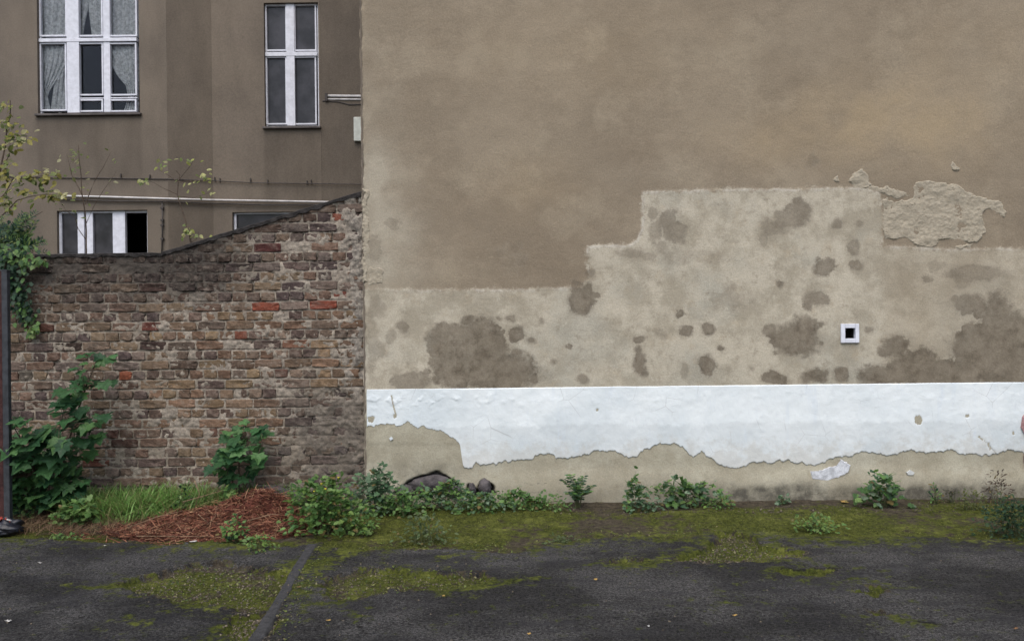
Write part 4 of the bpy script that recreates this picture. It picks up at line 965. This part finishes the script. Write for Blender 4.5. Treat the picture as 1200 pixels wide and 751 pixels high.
# maple saplings: every leaf its own part
LM = []
for i in range(5):
    V0, F0 = TM['maple']; V0 = V0.copy(); V0[:, 2] += .06*rng.normal(size=len(V0))*(V0[:, 1] > .1); V0[:, 0] *= 1+.08*rng.normal()
    me = mesh('maple_leaf', V0, F0, False); me.materials.append(M['leaf']); LM.append(me)
def sapling(base, shoots, blobs, label, cols):
    root = empty('maple_sapling', base); tag(root, label, 'sapling'); st = MB()
    paths = []
    for pts, r0 in shoots: st.tube(pts, r0, r0*.4, 6); paths += [Vector(p) for p in pts]
    for (u, v, ru, rv, Y, n, s0, s1, shade) in blobs:
        for i in range(n):
            while True:
                a, b = rnd.uniform(-1, 1), rnd.uniform(-1, 1)
                if a*a+b*b < 1: break
            p = P(u+a*ru, v+b*rv, Y+rnd.uniform(-.16, .12)); p.z = max(p.z, .06); p.y = min(p.y, YB-.06)
            s = rnd.uniform(s0, s1); near_ = min(paths, key=lambda q: (q-p).length+max(0, q.z-p.z)*1.5)
            dr = (p-near_); d = Vector((dr.x*1.5+rnd.uniform(-.5, .5), -.6+rnd.uniform(-.4, .3), -.25+rnd.uniform(-.3, .25))).normalized()
            nn = Vector((rnd.uniform(-.4, .4), -.55+rnd.uniform(-.3, .3), 1)); x = d.cross(nn).normalized(); z = x.cross(d)
            o = link('leaf', rnd.choice(LM), None, root)
            o.matrix_world = Matrix.Identity(4)
            o.matrix_basis = Matrix.Translation(p) @ Matrix((x, d, z)).transposed().to_4x4() @ Matrix.Scale(s, 4)
            c = np.array(rnd.choice(cols))*rnd.uniform(.75, 1.3)*(1.+shade*(-b)); o.color = (*np.clip(c, .008, 1), 1)
            st.tube([near_, near_.lerp(p, .6)+Vector((0, 0, .015)), p], .0028, .0014, 4)
    st.build('stem', M['bark'], root)
MAP = [(.045, .115, .042), (.065, .15, .055), (.03, .082, .034), (.09, .185, .062)]
b0 = P(55, 600, 7.15); b0.z = .02
sapling(b0, [([b0, P(72, 550, 7.2), P(85, 500, 7.22), P(100, 455, 7.22), P(115, 418, 7.22)], .012), ([b0, P(40, 555, 7.0), P(25, 515, 6.9), P(10, 490, 6.9)], .010), ([b0, P(60, 540, 7.0), P(70, 500, 6.95)], .009)],
        [(118, 420, 20, 10, 7.2, 10, .07, .12, .1), (100, 440, 14, 16, 7.2, 6, .08, .12, .1), (122, 449, 14, 6, 7.18, 4, .09, .14, 0), (88, 462, 18, 12, 7.1, 8, .10, .17, 0), (112, 484, 22, 12, 7.15, 7, .09, .13, 0), (78, 480, 20, 12, 7.1, 8, .10, .15, 0),
         (85, 505, 30, 18, 7.15, 14, .09, .15, 0), (90, 530, 24, 14, 7.15, 10, .09, .14, 0), (45, 525, 36, 24, 6.9, 26, .11, .18, 0), (15, 505, 20, 20, 6.9, 14, .10, .16, 0), (35, 565, 48, 30, 7.1, 80, .08, .14, 0), (15, 545, 28, 35, 7.1, 44, .09, .15, 0), (70, 565, 28, 26, 7.15, 38, .08, .13, 0), (40, 540, 40, 22, 7.0, 24, .08, .13, 0)],
        'large dark maple sapling at the brick wall beside the grey post', MAP)
b1 = P(280, 578, 7.32); b1.z = .03
sapling(b1, [([b1, P(280, 545, 7.33), P(286, 515, 7.33), P(288, 496, 7.33)], .008), ([b1, P(268, 548, 7.28), P(258, 538, 7.22)], .006), ([b1, P(296, 545, 7.28), P(308, 522, 7.24)], .006)],
        [(288, 498, 14, 6, 7.3, 7, .06, .10, .1), (305, 505, 12, 8, 7.28, 6, .08, .12, .1), (272, 512, 12, 10, 7.28, 7, .08, .12, 0), (290, 522, 20, 14, 7.25, 14, .09, .14, 0), (268, 534, 18, 12, 7.2, 12, .10, .15, 0), (298, 538, 14, 12, 7.25, 9, .09, .14, 0), (258, 546, 12, 8, 7.2, 6, .09, .13, 0), (282, 556, 20, 14, 7.28, 12, .08, .12, 0)],
        'small maple seedling at the brick wall behind the red needle heap', MAP)

# ivy over the left end of the wall
ivy = empty('ivy', (-4.1, 7.6, 0)); tag(ivy, 'green ivy hanging over the brick wall top behind the grey post', 'ivy')
st = MB(); Pp = []; D = []; S = []; Cc = []
for (u, v, ru, rv, Y, n, s0, s1, cols) in [(12, 302, 30, 14, 7.36, 110, .035, .06, GREEN+DARK), (40, 305, 18, 5, 7.36, 28, .035, .055, BRIGHT+GREEN), (18, 330, 16, 24, 7.38, 100, .03, .055, DARK+GREEN[:1]), (28, 362, 13, 20, 7.39, 80, .03, .05, DARK+GREEN[:1]), (40, 385, 8, 14, 7.39, 40, .028, .05, GREEN+BRIGHT), (5, 320, 14, 40, 7.36, 80, .03, .055, DARK),
        (-20, 290, 30, 45, 7.5, 220, .035, .065, DARK+GREEN[:1])]:
    for i in range(n):
        a, b = rnd.gauss(0, .5), rnd.gauss(0, .5); p = P(u+a*ru, v+b*rv, Y+rnd.uniform(-.06, .05)); Pp.append(tuple(p)); D.append((rnd.uniform(-.7, .7), -.35, -.8+rnd.uniform(-.4, .6))); S.append(rnd.uniform(s0, s1)); Cc.append(np.array(rnd.choice(cols))*rnd.uniform(.75, 1.25))
n = len(Pp); leaves('foliage', 'lobed', np.array(Pp), np.array(D), np.stack([.4*rng.normal(size=n), -1+.3*rng.normal(size=n), .5+.3*rng.normal(size=n)], 1), np.array(S), np.array(Cc), ivy)
Pp = []; D = []; S = []; Cc = []
for i in range(34):
    a = P(rnd.uniform(-25, 40), rnd.uniform(290, 300), 7.9); tip = P(rnd.uniform(-10, 62), rnd.uniform(240, 288), rnd.uniform(7.8, 8.05))
    for j in range(16):
        t = .25+.75*j/15; c_ = a.lerp(tip, t)+Vector((0, 0, -.06*t*t))
        for sg in (-1, 1):
            Pp.append(tuple(c_)); D.append(tuple((tip-a).normalized()*.7+Vector((-sg*(tip-a).normalized().z, rnd.uniform(-.4, .2), sg*(tip-a).normalized().x)))); S.append(rnd.uniform(.04, .07)*(1.1-.5*t)); Cc.append(np.array(rnd.choice(DARK+[(.06, .12, .035), (.085, .14, .035), (.11, .15, .04)]))*rnd.uniform(.8, 1.3))
n = len(Pp); leaves('frond', 'lance', np.array(Pp), np.array(D), np.stack([.3*rng.normal(size=n), -1+.3*rng.normal(size=n), .5+.3*rng.normal(size=n)], 1), np.array(S), np.array(Cc), ivy)
g0 = Vector((-4.05, 7.82, .03))
for pts in ([g0, P(5, 400, 7.82), P(8, 292, 7.72), P(10, 297, 7.40), P(18, 330, 7.40), P(28, 362, 7.40), P(42, 398, 7.41)], [g0, P(15, 300, 7.85), P(25, 262, 7.95), P(50, 248, 7.95)], [P(8, 292, 7.72), P(40, 296, 7.5), P(40, 302, 7.39), P(58, 306, 7.38)], [P(10, 297, 7.40), P(2, 330, 7.39), P(6, 360, 7.39)]):
    st.tube(pts, .008, .003, 5)
st.build('stem', M['bark'], ivy)
# thin twiggy shrubs behind the wall
def twiggy(name, base, limbs, label, nleaf, cols, size=(.04, .065), clumps=(), side=.0):
    root = empty(name, base); tag(root, label, 'shrub'); st = MB(); tips = []
    for pts, r0 in limbs:
        q = [Vector(p) for p in pts]; full = [q[0]]
        for a, b in zip(q[:-1], q[1:]):
            full += [a.lerp(b, .5)+Vector((rnd.gauss(0, .012), rnd.gauss(0, .012), rnd.gauss(0, .006))), b]
        st.tube(full, r0, r0*.3, 5); tips.append(full)
    Pp = []; D = []
    for i in range(nleaf):
        f = rnd.choice(tips); t = rnd.uniform(.45, 1)*(len(f)-1.001); k = int(t); p = f[k].lerp(f[k+1], t-k)
        p = p+Vector((rnd.gauss(0, .05), rnd.gauss(0, .05), rnd.gauss(0, .04))); Pp.append(tuple(p)); D.append((rnd.uniform(-1, 1), rnd.uniform(-.8, .2), rnd.uniform(-.9, .3)))
    for (u, v, ru, rv, Y, n) in clumps:
        for i in range(n):
            p = P(u+ru*rnd.gauss(0, .5), v+rv*rnd.gauss(0, .5), Y+rnd.uniform(-.1, .1)); Pp.append(tuple(p)); D.append((rnd.uniform(-1, 1), rnd.uniform(-.8, .2), rnd.uniform(-.9, .3)))
    n = len(Pp); leaves('foliage', 'ovate', np.array(Pp), np.array(D), np.stack([.5*rng.normal(size=n), -.7+.4*rng.normal(size=n), .8+.3*rng.normal(size=n)], 1), rng.uniform(*size, n), colmix(cols, n), root)
    st.build('stem', M['bark'], root)
YT = 8.1
b2 = Vector((P(-10, 300, YT).x, YT, .04))
twiggy('thin_shrub', b2, [([b2, P(-8, 260, YT), P(2, 190, YT), P(8, 150, YT), P(12, 118, YT)], .012), ([P(-6, 240, YT), P(15, 210, YT), P(40, 208, YT), P(60, 205, YT)], .006), ([P(0, 200, YT), P(12, 165, YT), P(32, 160, YT)], .005), ([P(-8, 262, YT), P(20, 235, YT), P(50, 228, YT), P(78, 232, YT)], .006)],
       'autumn tinged twiggy shrub rising behind the ivy on the wall', 90, YEL, (.045, .075), [(8, 125, 10, 7, YT, 14), (8, 145, 12, 8, YT, 20), (18, 165, 18, 9, YT, 32), (5, 195, 10, 14, YT, 26), (22, 208, 24, 7, YT, 30), (62, 228, 14, 6, YT, 22), (55, 207, 11, 8, YT, 16), (8, 235, 12, 16, YT, 34), (20, 225, 16, 10, YT, 20)])
YT2 = 8.3; b3 = Vector((P(100, 300, YT2).x, YT2, .04))
twiggy('thin_shrub', b3, [([b3, P(101, 290, YT2), P(100, 250, YT2), P(95, 205, YT2), P(92, 170, YT2)], .009), ([P(100, 240, YT2), P(112, 210, YT2), P(130, 178, YT2)], .005), ([P(99, 235, YT2), P(84, 205, YT2), P(78, 180, YT2)], .005), ([P(101, 262, YT2), P(120, 225, YT2), P(137, 200, YT2)], .004), ([P(100, 280, YT2), P(88, 255, YT2), P(70, 235, YT2)], .004)],
       'almost bare twiggy shrub in front of the lower white window', 34, [(.20, .21, .08), (.28, .27, .15), (.14, .17, .06)], (.035, .055), [(92, 182, 14, 8, YT2, 14)])
YT3 = YB+.13; zt_ = topz(P(224, 283, YT3).x)+.02; b4 = P(224, 283, YT3); b4.z = zt_
twiggy('thin_shrub', b4, [([b4, P(218, 262, YT3), P(212, 242, YT3), P(208, 228, YT3), P(209, 212, YT3), P(206, 200, YT3)], .009), ([P(209, 214, YT3), P(196, 205, YT3), P(184, 198, YT3)], .004), ([P(209, 212, YT3), P(222, 196, YT3), P(230, 184, YT3)], .004), ([P(209, 214, YT3), P(230, 213, YT3), P(248, 208, YT3)], .004), ([P(208, 228, YT3), P(190, 220, YT3), P(168, 210, YT3)], .004), ([P(209, 230, YT3), P(226, 232, YT3), P(246, 226, YT3)], .003), ([b4+Vector((0, 0, .03)), P(232, 276, YT3), P(234, 268, YT3)], .003)],
       'thin crooked birch shoot rooted in the sloping top of the brick wall', 22, [(.26, .28, .07), (.34, .34, .14), (.16, .20, .06)], (.035, .055), [(221, 272, 11, 7, YT3, 24), (190, 190, 10, 5, YT3, 8), (166, 212, 6, 6, YT3, 9), (224, 188, 12, 5, YT3, 5), (240, 206, 12, 6, YT3, 9), (246, 226, 6, 4, YT3, 5)])

# grass
def blades(n, base, hgt, width, lean, cols, name, parent=None, mat='leaf', droop=.5):
    """base (n,3); each blade is a bent tapering strip"""
    base = np.asarray(base); n = len(base); a = rng.uniform(0, 2*np.pi, n); ln = lean*rng.uniform(.2, 1, n)
    dirv = np.stack([np.cos(a)*ln, np.sin(a)*ln, np.ones(n)], 1); w_ = np.stack([-np.sin(a+.6), np.cos(a+.6), np.zeros(n)], 1)*(np.asarray(width)/2*np.ones(n))[:, None]
    h = np.asarray(hgt)[:, None]; rows = []
    for t, s in ((0, 1.), (.4, .95), (.75, .6)):
        c = base+dirv*h*t+np.stack([np.cos(a), np.sin(a), -np.ones(n)*.6], 1)*h*droop*t*t*ln[:, None]
        rows += [c-w_*s, c+w_*s]
    t = 1.; rows.append(base+dirv*h*t+np.stack([np.cos(a), np.sin(a), -np.ones(n)*.6], 1)*h*droop*ln[:, None])
    V = np.stack(rows, 1); F0 = np.array([(0, 1, 3), (0, 3, 2), (2, 3, 5), (2, 5, 4), (4, 5, 6)])
    me = fastmesh(name, V.reshape(-1, 3), (F0[None]+(np.arange(n)*7)[:, None, None]).reshape(-1, 3)); cattr(me, np.repeat(cols, 7, 0)); fattr(me, 'isv', np.ones(n*7))
    return link(name, me, M[mat], parent)
def gpts(poly, n, zoff=0):
    q = np.array(gpoly(poly)); lo, hi = q.min(0), q.max(0); out = []
    while len(out) < n:
        p = rng.uniform(lo, hi, (n*2, 2)); k = poly_sdf(p[:, 0], p[:, 1], q) > 0; out += p[k].tolist()
    out = np.array(out[:n]); return np.column_stack([out, gsample(gz, out[:, 0], out[:, 1])-.006+zoff])
bp = gpts([(62, 606), (80, 597), (120, 592), (180, 590), (250, 590), (262, 598), (235, 606), (205, 606), (150, 610), (90, 608)], 4200)
bp = np.vstack([bp, gpts([(255, 598), (262, 590), (345, 590), (350, 600), (300, 598)], 700), gpts([(60, 612), (110, 606), (215, 606), (225, 612), (150, 618)], 500)])
gr = blades(0, bp, rng.uniform(.10, .28, len(bp)), .010, .8, colmix([(.16, .29, .07), (.12, .23, .055), (.21, .33, .10), (.22, .22, .09)], len(bp)), 'grass', None, 'leaf', .8)
tag(gr, 'long bright green grass along the foot of the brick wall', 'grass', kind='stuff')
bp = gpts([(0, 610), (60, 604), (130, 606), (220, 616), (200, 628), (90, 628), (0, 626)], 2200)
g2 = blades(0, bp, rng.uniform(.04, .10, len(bp)), .0035, 3.5, colmix([(.16, .10, .055), (.12, .07, .04), (.20, .14, .08), (.09, .055, .035)], len(bp)), 'straw', None, 'dry', .1)
tag(g2, 'scattered brown straw on the bare earth near the rubbish bag', 'straw', kind='stuff')
# short moss and grass fuzz in the broken asphalt
allm = []
cand = np.column_stack([rng.uniform(-4.5, 4.6, 150000), rng.uniform(3.9, 7.2, 150000)]); mv = gsample(moss, cand[:, 0], cand[:, 1]); sv = gsample(soil, cand[:, 0], cand[:, 1])
keep = (mv+.5*fbm(cand[:, 0]*6, cand[:, 1]*6, 3, 19) > .50+.35*rng.uniform(0, 1, len(cand))) & (sv > -.01); bp = cand[keep][:26000]
bp = np.column_stack([bp, gsample(gz, bp[:, 0], bp[:, 1])-.003]); hh = rng.uniform(.004, .013, len(bp))*(1+.9*(rng.uniform(0, 1, len(bp)) > .96))
mo = blades(0, bp, hh, .005, 1.2, colmix([(.075, .088, .014), (.11, .118, .022), (.055, .064, .012), (.15, .15, .04)], len(bp), .3), 'moss', None, 'leaf', .4)
tag(mo, 'short olive moss growing in the broken asphalt', 'moss', kind='stuff')
# pale green herb leaves in the moss
ii = rng.permutation(len(bp)); hp = []
for i, (pl, n) in enumerate([([(150, 690), (240, 660), (340, 668), (330, 700), (200, 704)], 420), ([(380, 695), (430, 664), (560, 668), (575, 684), (430, 698)], 260), ([(400, 640), (480, 628), (600, 632), (600, 642), (430, 645)], 420), ([(800, 656), (850, 630), (890, 640), (940, 648), (880, 658)], 160), ([(600, 625), (860, 612), (860, 622), (640, 634)], 160), ([(330, 700), (352, 670), (372, 640), (384, 660), (340, 751), (300, 751)], 200)]):
    hp.append(gpts(pl, n, .008))
hp = np.vstack(hp); n = len(hp)
D = np.stack([rng.normal(size=n), rng.normal(size=n), .5+.3*rng.normal(size=n)], 1); Nn = np.stack([.4*rng.normal(size=n), -.3+.4*rng.normal(size=n), np.ones(n)], 1)
o = leaves('ground_herb', 'ovate', hp, D, Nn, rng.uniform(.008, .020, n), colmix([(.13, .16, .035), (.11, .14, .035), (.17, .17, .06), (.07, .10, .03), (.20, .18, .09)], n), None); tag(o, 'tiny yellow green herbs sprouting in the mossy asphalt patches', 'herbs', kind='stuff')
# gravel in the holes
def pebbles(pts, r0, r1, cols, name):
    ico = np.array([(0, 0, 1), (.9, 0, .3), (.28, .85, .3), (-.72, .53, .3), (-.72, -.53, .3), (.28, -.85, .3), (.7, .5, -.4), (-.3, .8, -.4), (-.85, 0, -.4), (-.3, -.8, -.4), (.7, -.5, -.4)])
    F0 = [(0, i, i % 5+1) for i in range(1, 6)]+[(1, 6, 2), (2, 7, 3), (3, 8, 4), (4, 9, 5), (5, 10, 1), (6, 7, 2), (7, 8, 3), (8, 9, 4), (9, 10, 5), (10, 6, 1)]
    n = len(pts); s = rng.uniform(r0, r1, (n, 1, 1))*rng.uniform(.6, 1.2, (n, 1, 3)); V = ico[None]*s*(1+.25*rng.normal(size=(n, 11, 1)))+pts[:, None, :]
    me = fastmesh(name, V.reshape(-1, 3), (np.array(F0)[None]+(np.arange(n)*11)[:, None, None]).reshape(-1, 3)); cattr(me, np.repeat(cols, 11, 0)); fattr(me, 'isv', np.ones(n*11)); return link(name, me, M['brick'])
gp = np.vstack([gpts(h, n) for h, n in ((holes[0], 900), (holes[1], 350), (holes[2], 700), (holes[6], 500))]+[gpts([(840, 596), (1200, 590), (1200, 602), (600, 606), (600, 598)], 500), gpts([(0, 640), (1200, 640), (1200, 751), (0, 751)], 160)])
pb = pebbles(gp+np.array([0, 0, .006]), .003, .008, colmix([(.10, .09, .075), (.07, .062, .055), (.15, .13, .095), (.11, .10, .08), (.20, .175, .13)], len(gp), .3), 'gravel'); tag(pb, 'loose gravel crumbs in the broken asphalt and along the walls', 'gravel', kind='stuff')

# red needle heap
c0 = G(250, 622); heap = empty('needle_heap', (P(250, 600, 6.75).x, 6.75, .02)); tag(heap, 'heap of dry red brown conifer needles in front of the grass', 'needle heap')
hx = np.linspace(-1, 1, 80); hy = np.linspace(-1, 1, 40); X, Y = np.meshgrid(hx, hy)
hX = heap.location.x+.02+X*.82; hY = 6.72+Y*.36
def heaph(x, y):
    lx = (x-heap.location.x-.02)/.82; ly = (y-6.72)/.36; u_ = np.exp(-((lx-.28)/.34)**2)*.150*sst(-.5, .35, ly)+np.exp(-((lx+.30)/.60)**2)*.065+np.exp(-((lx-.55)/.30)**2)*.085
    e = np.clip(1-lx**2, 0, 1)**.6*np.clip(1-ly**2, 0, 1)**.7; return u_*e*(1+1.1*fbm(x*5, y*5, 4, 15))*(1+.35*ly)
hz = heaph(hX, hY); base = gsample(gz, hX.ravel(), hY.ravel()).reshape(hX.shape)
M['needle'] = simple('needle_litter', (.125, .040, .026), .9, .4, 40, .015)
link('mound', fastmesh('mound', np.stack([hX.ravel(), hY.ravel(), (base-.015+hz).ravel()], 1), grid_faces(80, 40), True), M['needle'], heap)
n = 12000; th = rng.uniform(0, 2*np.pi, n); rr = rng.uniform(0, 1, n)**.5*np.where(rng.uniform(0, 1, n) > .82, 1.3, 1.0); nx_ = heap.location.x+.02+np.cos(th)*rr*.84-.12*(rr > 1); ny_ = 6.72+np.sin(th)*np.minimum(rr, 1.12)*.36
bp = np.column_stack([nx_, ny_, gsample(gz, nx_, ny_)-.008+heaph(nx_, ny_)+rng.uniform(-.004, .012, n)])
a = rng.uniform(0, 2*np.pi, n); L = rng.uniform(.04, .12, n)*np.where(rng.uniform(0, 1, n) > .93, 2.0, 1.); dv = np.stack([np.cos(a), np.sin(a)*.7, .33*rng.normal(size=n)], 1); sd_ = np.stack([-np.sin(a), np.cos(a), .6*rng.normal(size=n)], 1)*.0022
mid = bp+np.array([0, 0, .008]); V = np.stack([bp-dv*L[:, None]/2-sd_*.5, bp-dv*L[:, None]/2+sd_*.5, mid+sd_, mid-sd_, bp+dv*L[:, None]/2+sd_*.4, bp+dv*L[:, None]/2-sd_*.4], 1)
F0 = np.array([(0, 1, 2, 3), (3, 2, 4, 5)]); me = fastmesh('needles', V.reshape(-1, 3), (F0[None]+(np.arange(n)*6)[:, None, None]).reshape(-1, 4)); cattr(me, np.repeat(colmix([(.17, .062, .036), (.12, .04, .025), (.23, .10, .055), (.07, .026, .018), (.30, .17, .095), (.15, .05, .03)], n, .3), 6, 0)); fattr(me, 'isv', np.ones(n*6))
tag(link('needle_litter', me, M['dry'], heap), kind='stuff')
def HP(u, v, Y=6.6): return P(u, v, Y)
for pts in ([HP(214, 588), HP(235, 582), HP(262, 574)], [HP(228, 563), HP(234, 578), HP(226, 600)], [HP(150, 618), HP(185, 605), HP(215, 598)], [HP(238, 620), HP(252, 606), HP(254, 592)], [HP(232, 602), HP(245, 614)], [HP(290, 610), HP(320, 602), HP(330, 603)], [HP(160, 628, 6.4), HP(220, 628, 6.4), HP(262, 629, 6.4)]):
    o = MB().tube(pts, .004, .0015, 5).build('twig', M['twig'], heap, True)

# ================================================================== SMALL THINGS
pst = empty('metal_post', P(5, 600, 6.75)); pst.location.z = 0; tag(pst, 'grey painted steel fence post with rusty rail in front of the brick wall', 'post')
x0, x1 = P(3.4, 450, 6.75).x, P(10.5, 450, 6.75).x
zt_ = P(5, 318, 6.75).z
bevel(MB().box(x0, x1, 6.74, 6.785, -.05, zt_).build('post_tube', M['steel'], pst), .005)
bevel(MB().box(x0-.045, x0-.002, 6.75, 6.80, -.05, zt_+.01).build('rust_rail', M['rust'], pst), .004)
MB().box(x0-.002, x1+.002, 6.738, 6.787, zt_, zt_+.012).build('post_cap', M['steel'], pst)
# rubbish bag: crumpled, with red and white scrap on top
bc = G(11, 625); bc.z = gheight(bc.x, bc.y)
bag = empty('rubbish_bag', bc); tag(bag, 'crumpled black plastic rubbish bag lying by the grey post', 'bag')
n1_, n2_ = 28, 40; V = []
for i in range(n1_):
    ph = math.pi*i/(n1_-1)
    for k in range(n2_):
        t = 2*math.pi*k/n2_; d = (math.sin(ph)*math.cos(t), math.sin(ph)*math.sin(t), math.cos(ph))
        f = 1+.55*float(fbm(np.array(d[0]*1.6+2), np.array(d[2]*2+d[1]*1.6), 4, 55))+.10*abs(float(pn(d[0]*6, d[1]*5+d[2]*6, 57)))
        V.append((bc.x-.05+.135*d[0]*f, bc.y+.11*d[1]*f, max(bc.z-.005, bc.z+.045+.062*d[2]*f+.012*math.sin(t*5)*abs(d[2]))))
Fc = [(i*n2_+k, i*n2_+(k+1) % n2_, (i+1)*n2_+(k+1) % n2_, (i+1)*n2_+k) for i in range(n1_-1) for k in range(n2_)]
o = link('bag_body', mesh('bag_body', V, Fc, True), M['bag'], bag); o.data.validate()
0 and MB().tube([(bc.x+.10, bc.y-.02, bc.z+.07), (bc.x+.14, bc.y-.06, bc.z+.09), (bc.x+.17, bc.y-.08, bc.z+.03)], .012, .004, 6).build('bag_tie', M['bag'], bag, True)
V = []; nn = 14
for i in range(nn):
    for k in range(6):
        s = i/(nn-1)-.5; t = k/5-.5; V.append((bc.x-.05+s*.13, bc.y-.01+t*.05+.01*math.sin(i), bc.z+.112-.16*s*s+.016*math.sin(i*1.9+k)+.010*math.sin(k*2.3)))
o = link('plastic_wrapper', fastmesh('plastic_wrapper', np.array(V), grid_faces(6, nn), False), M['red']); o.modifiers.new('t', 'SOLIDIFY').thickness = .003; tag(o, 'crumpled red plastic wrapper on the black rubbish bag', 'wrapper')
o = MB().tube([(bc.x-.02, bc.y+.0, bc.z+.112), (bc.x+.0, bc.y-.015, bc.z+.112), (bc.x+.02, bc.y+.01, bc.z+.098)], .005, .004, 6).build('paper_strip', M['paper'], None, True); tag(o, 'twisted white strip lying over the black rubbish bag', 'paper')
# dark stone / earth lump at the foot of the brick wall
c = P(322, 572, 7.36); kk = 7.36/F
o = rock('boulder', (c.x, c.y, .07), (30*kk, .09, .115), M['stone'], None, 333, 1., 18); tag(o, 'large dark boulder at the brick wall foot behind the big weed', 'boulder')
# litter
def scrap(name, u, v, s, mat, label, group, seed):
    p = G(u, v); z = gheight(p.x, p.y)+.008; r_ = random.Random(seed); a = r_.uniform(0, 6.28); V = []
    for i in range(4):
        for k in range(4):
            x, y = (i/3-.5)*s*1.5+r_.uniform(-.1, .1)*s, (k/3-.5)*s+r_.uniform(-.1, .1)*s
            V.append((p.x+x*math.cos(a)-y*math.sin(a), p.y+x*math.sin(a)+y*math.cos(a), z+r_.uniform(-.002, .004)+s*.25*abs(i/3-.5)))
    o = link(name, fastmesh(name, np.array(V), grid_faces(4, 4), True), M[mat]); o.modifiers.new('t', 'SOLIDIFY').thickness = .0015; return tag(o, label, 'litter' if mat == 'paper' else 'leaf', group)
scrap('paper_scrap', 226, 632, .034, 'paper', 'largest white paper scrap on the moss in front of the red needles', None, 1)
for i, (u, v) in enumerate([(123, 641), (47, 661), (10, 729), (760, 735)]):
    scrap('paper_scrap', u, v, (.010, .014, .018, .010)[i], 'paper', 'small white paper scrap on the dark asphalt', 'paper scraps on the asphalt', 10+i)
M['oleaf'] = simple('fallen_leaf', (.34, .22, .07), .7, .3, 40, .001); M['bleaf'] = simple('brown_fallen_leaf', (.16, .09, .045), .8, .3, 40, .001)
scrap('fallen_leaf', 990, 592, .05, 'oleaf', 'orange fallen leaf below the white scrap at the gable foot', None, 3)
for i, (u, v) in enumerate([(620, 744), (385, 728), (698, 680), (861, 724), (350, 690), (1190, 738), (520, 700)]):
    scrap('fallen_leaf', u, v, rnd.uniform(.011, .018), rnd.choice(['oleaf', 'bleaf']), 'small fallen leaf lying on the asphalt', 'fallen leaves on the asphalt', 30+i)
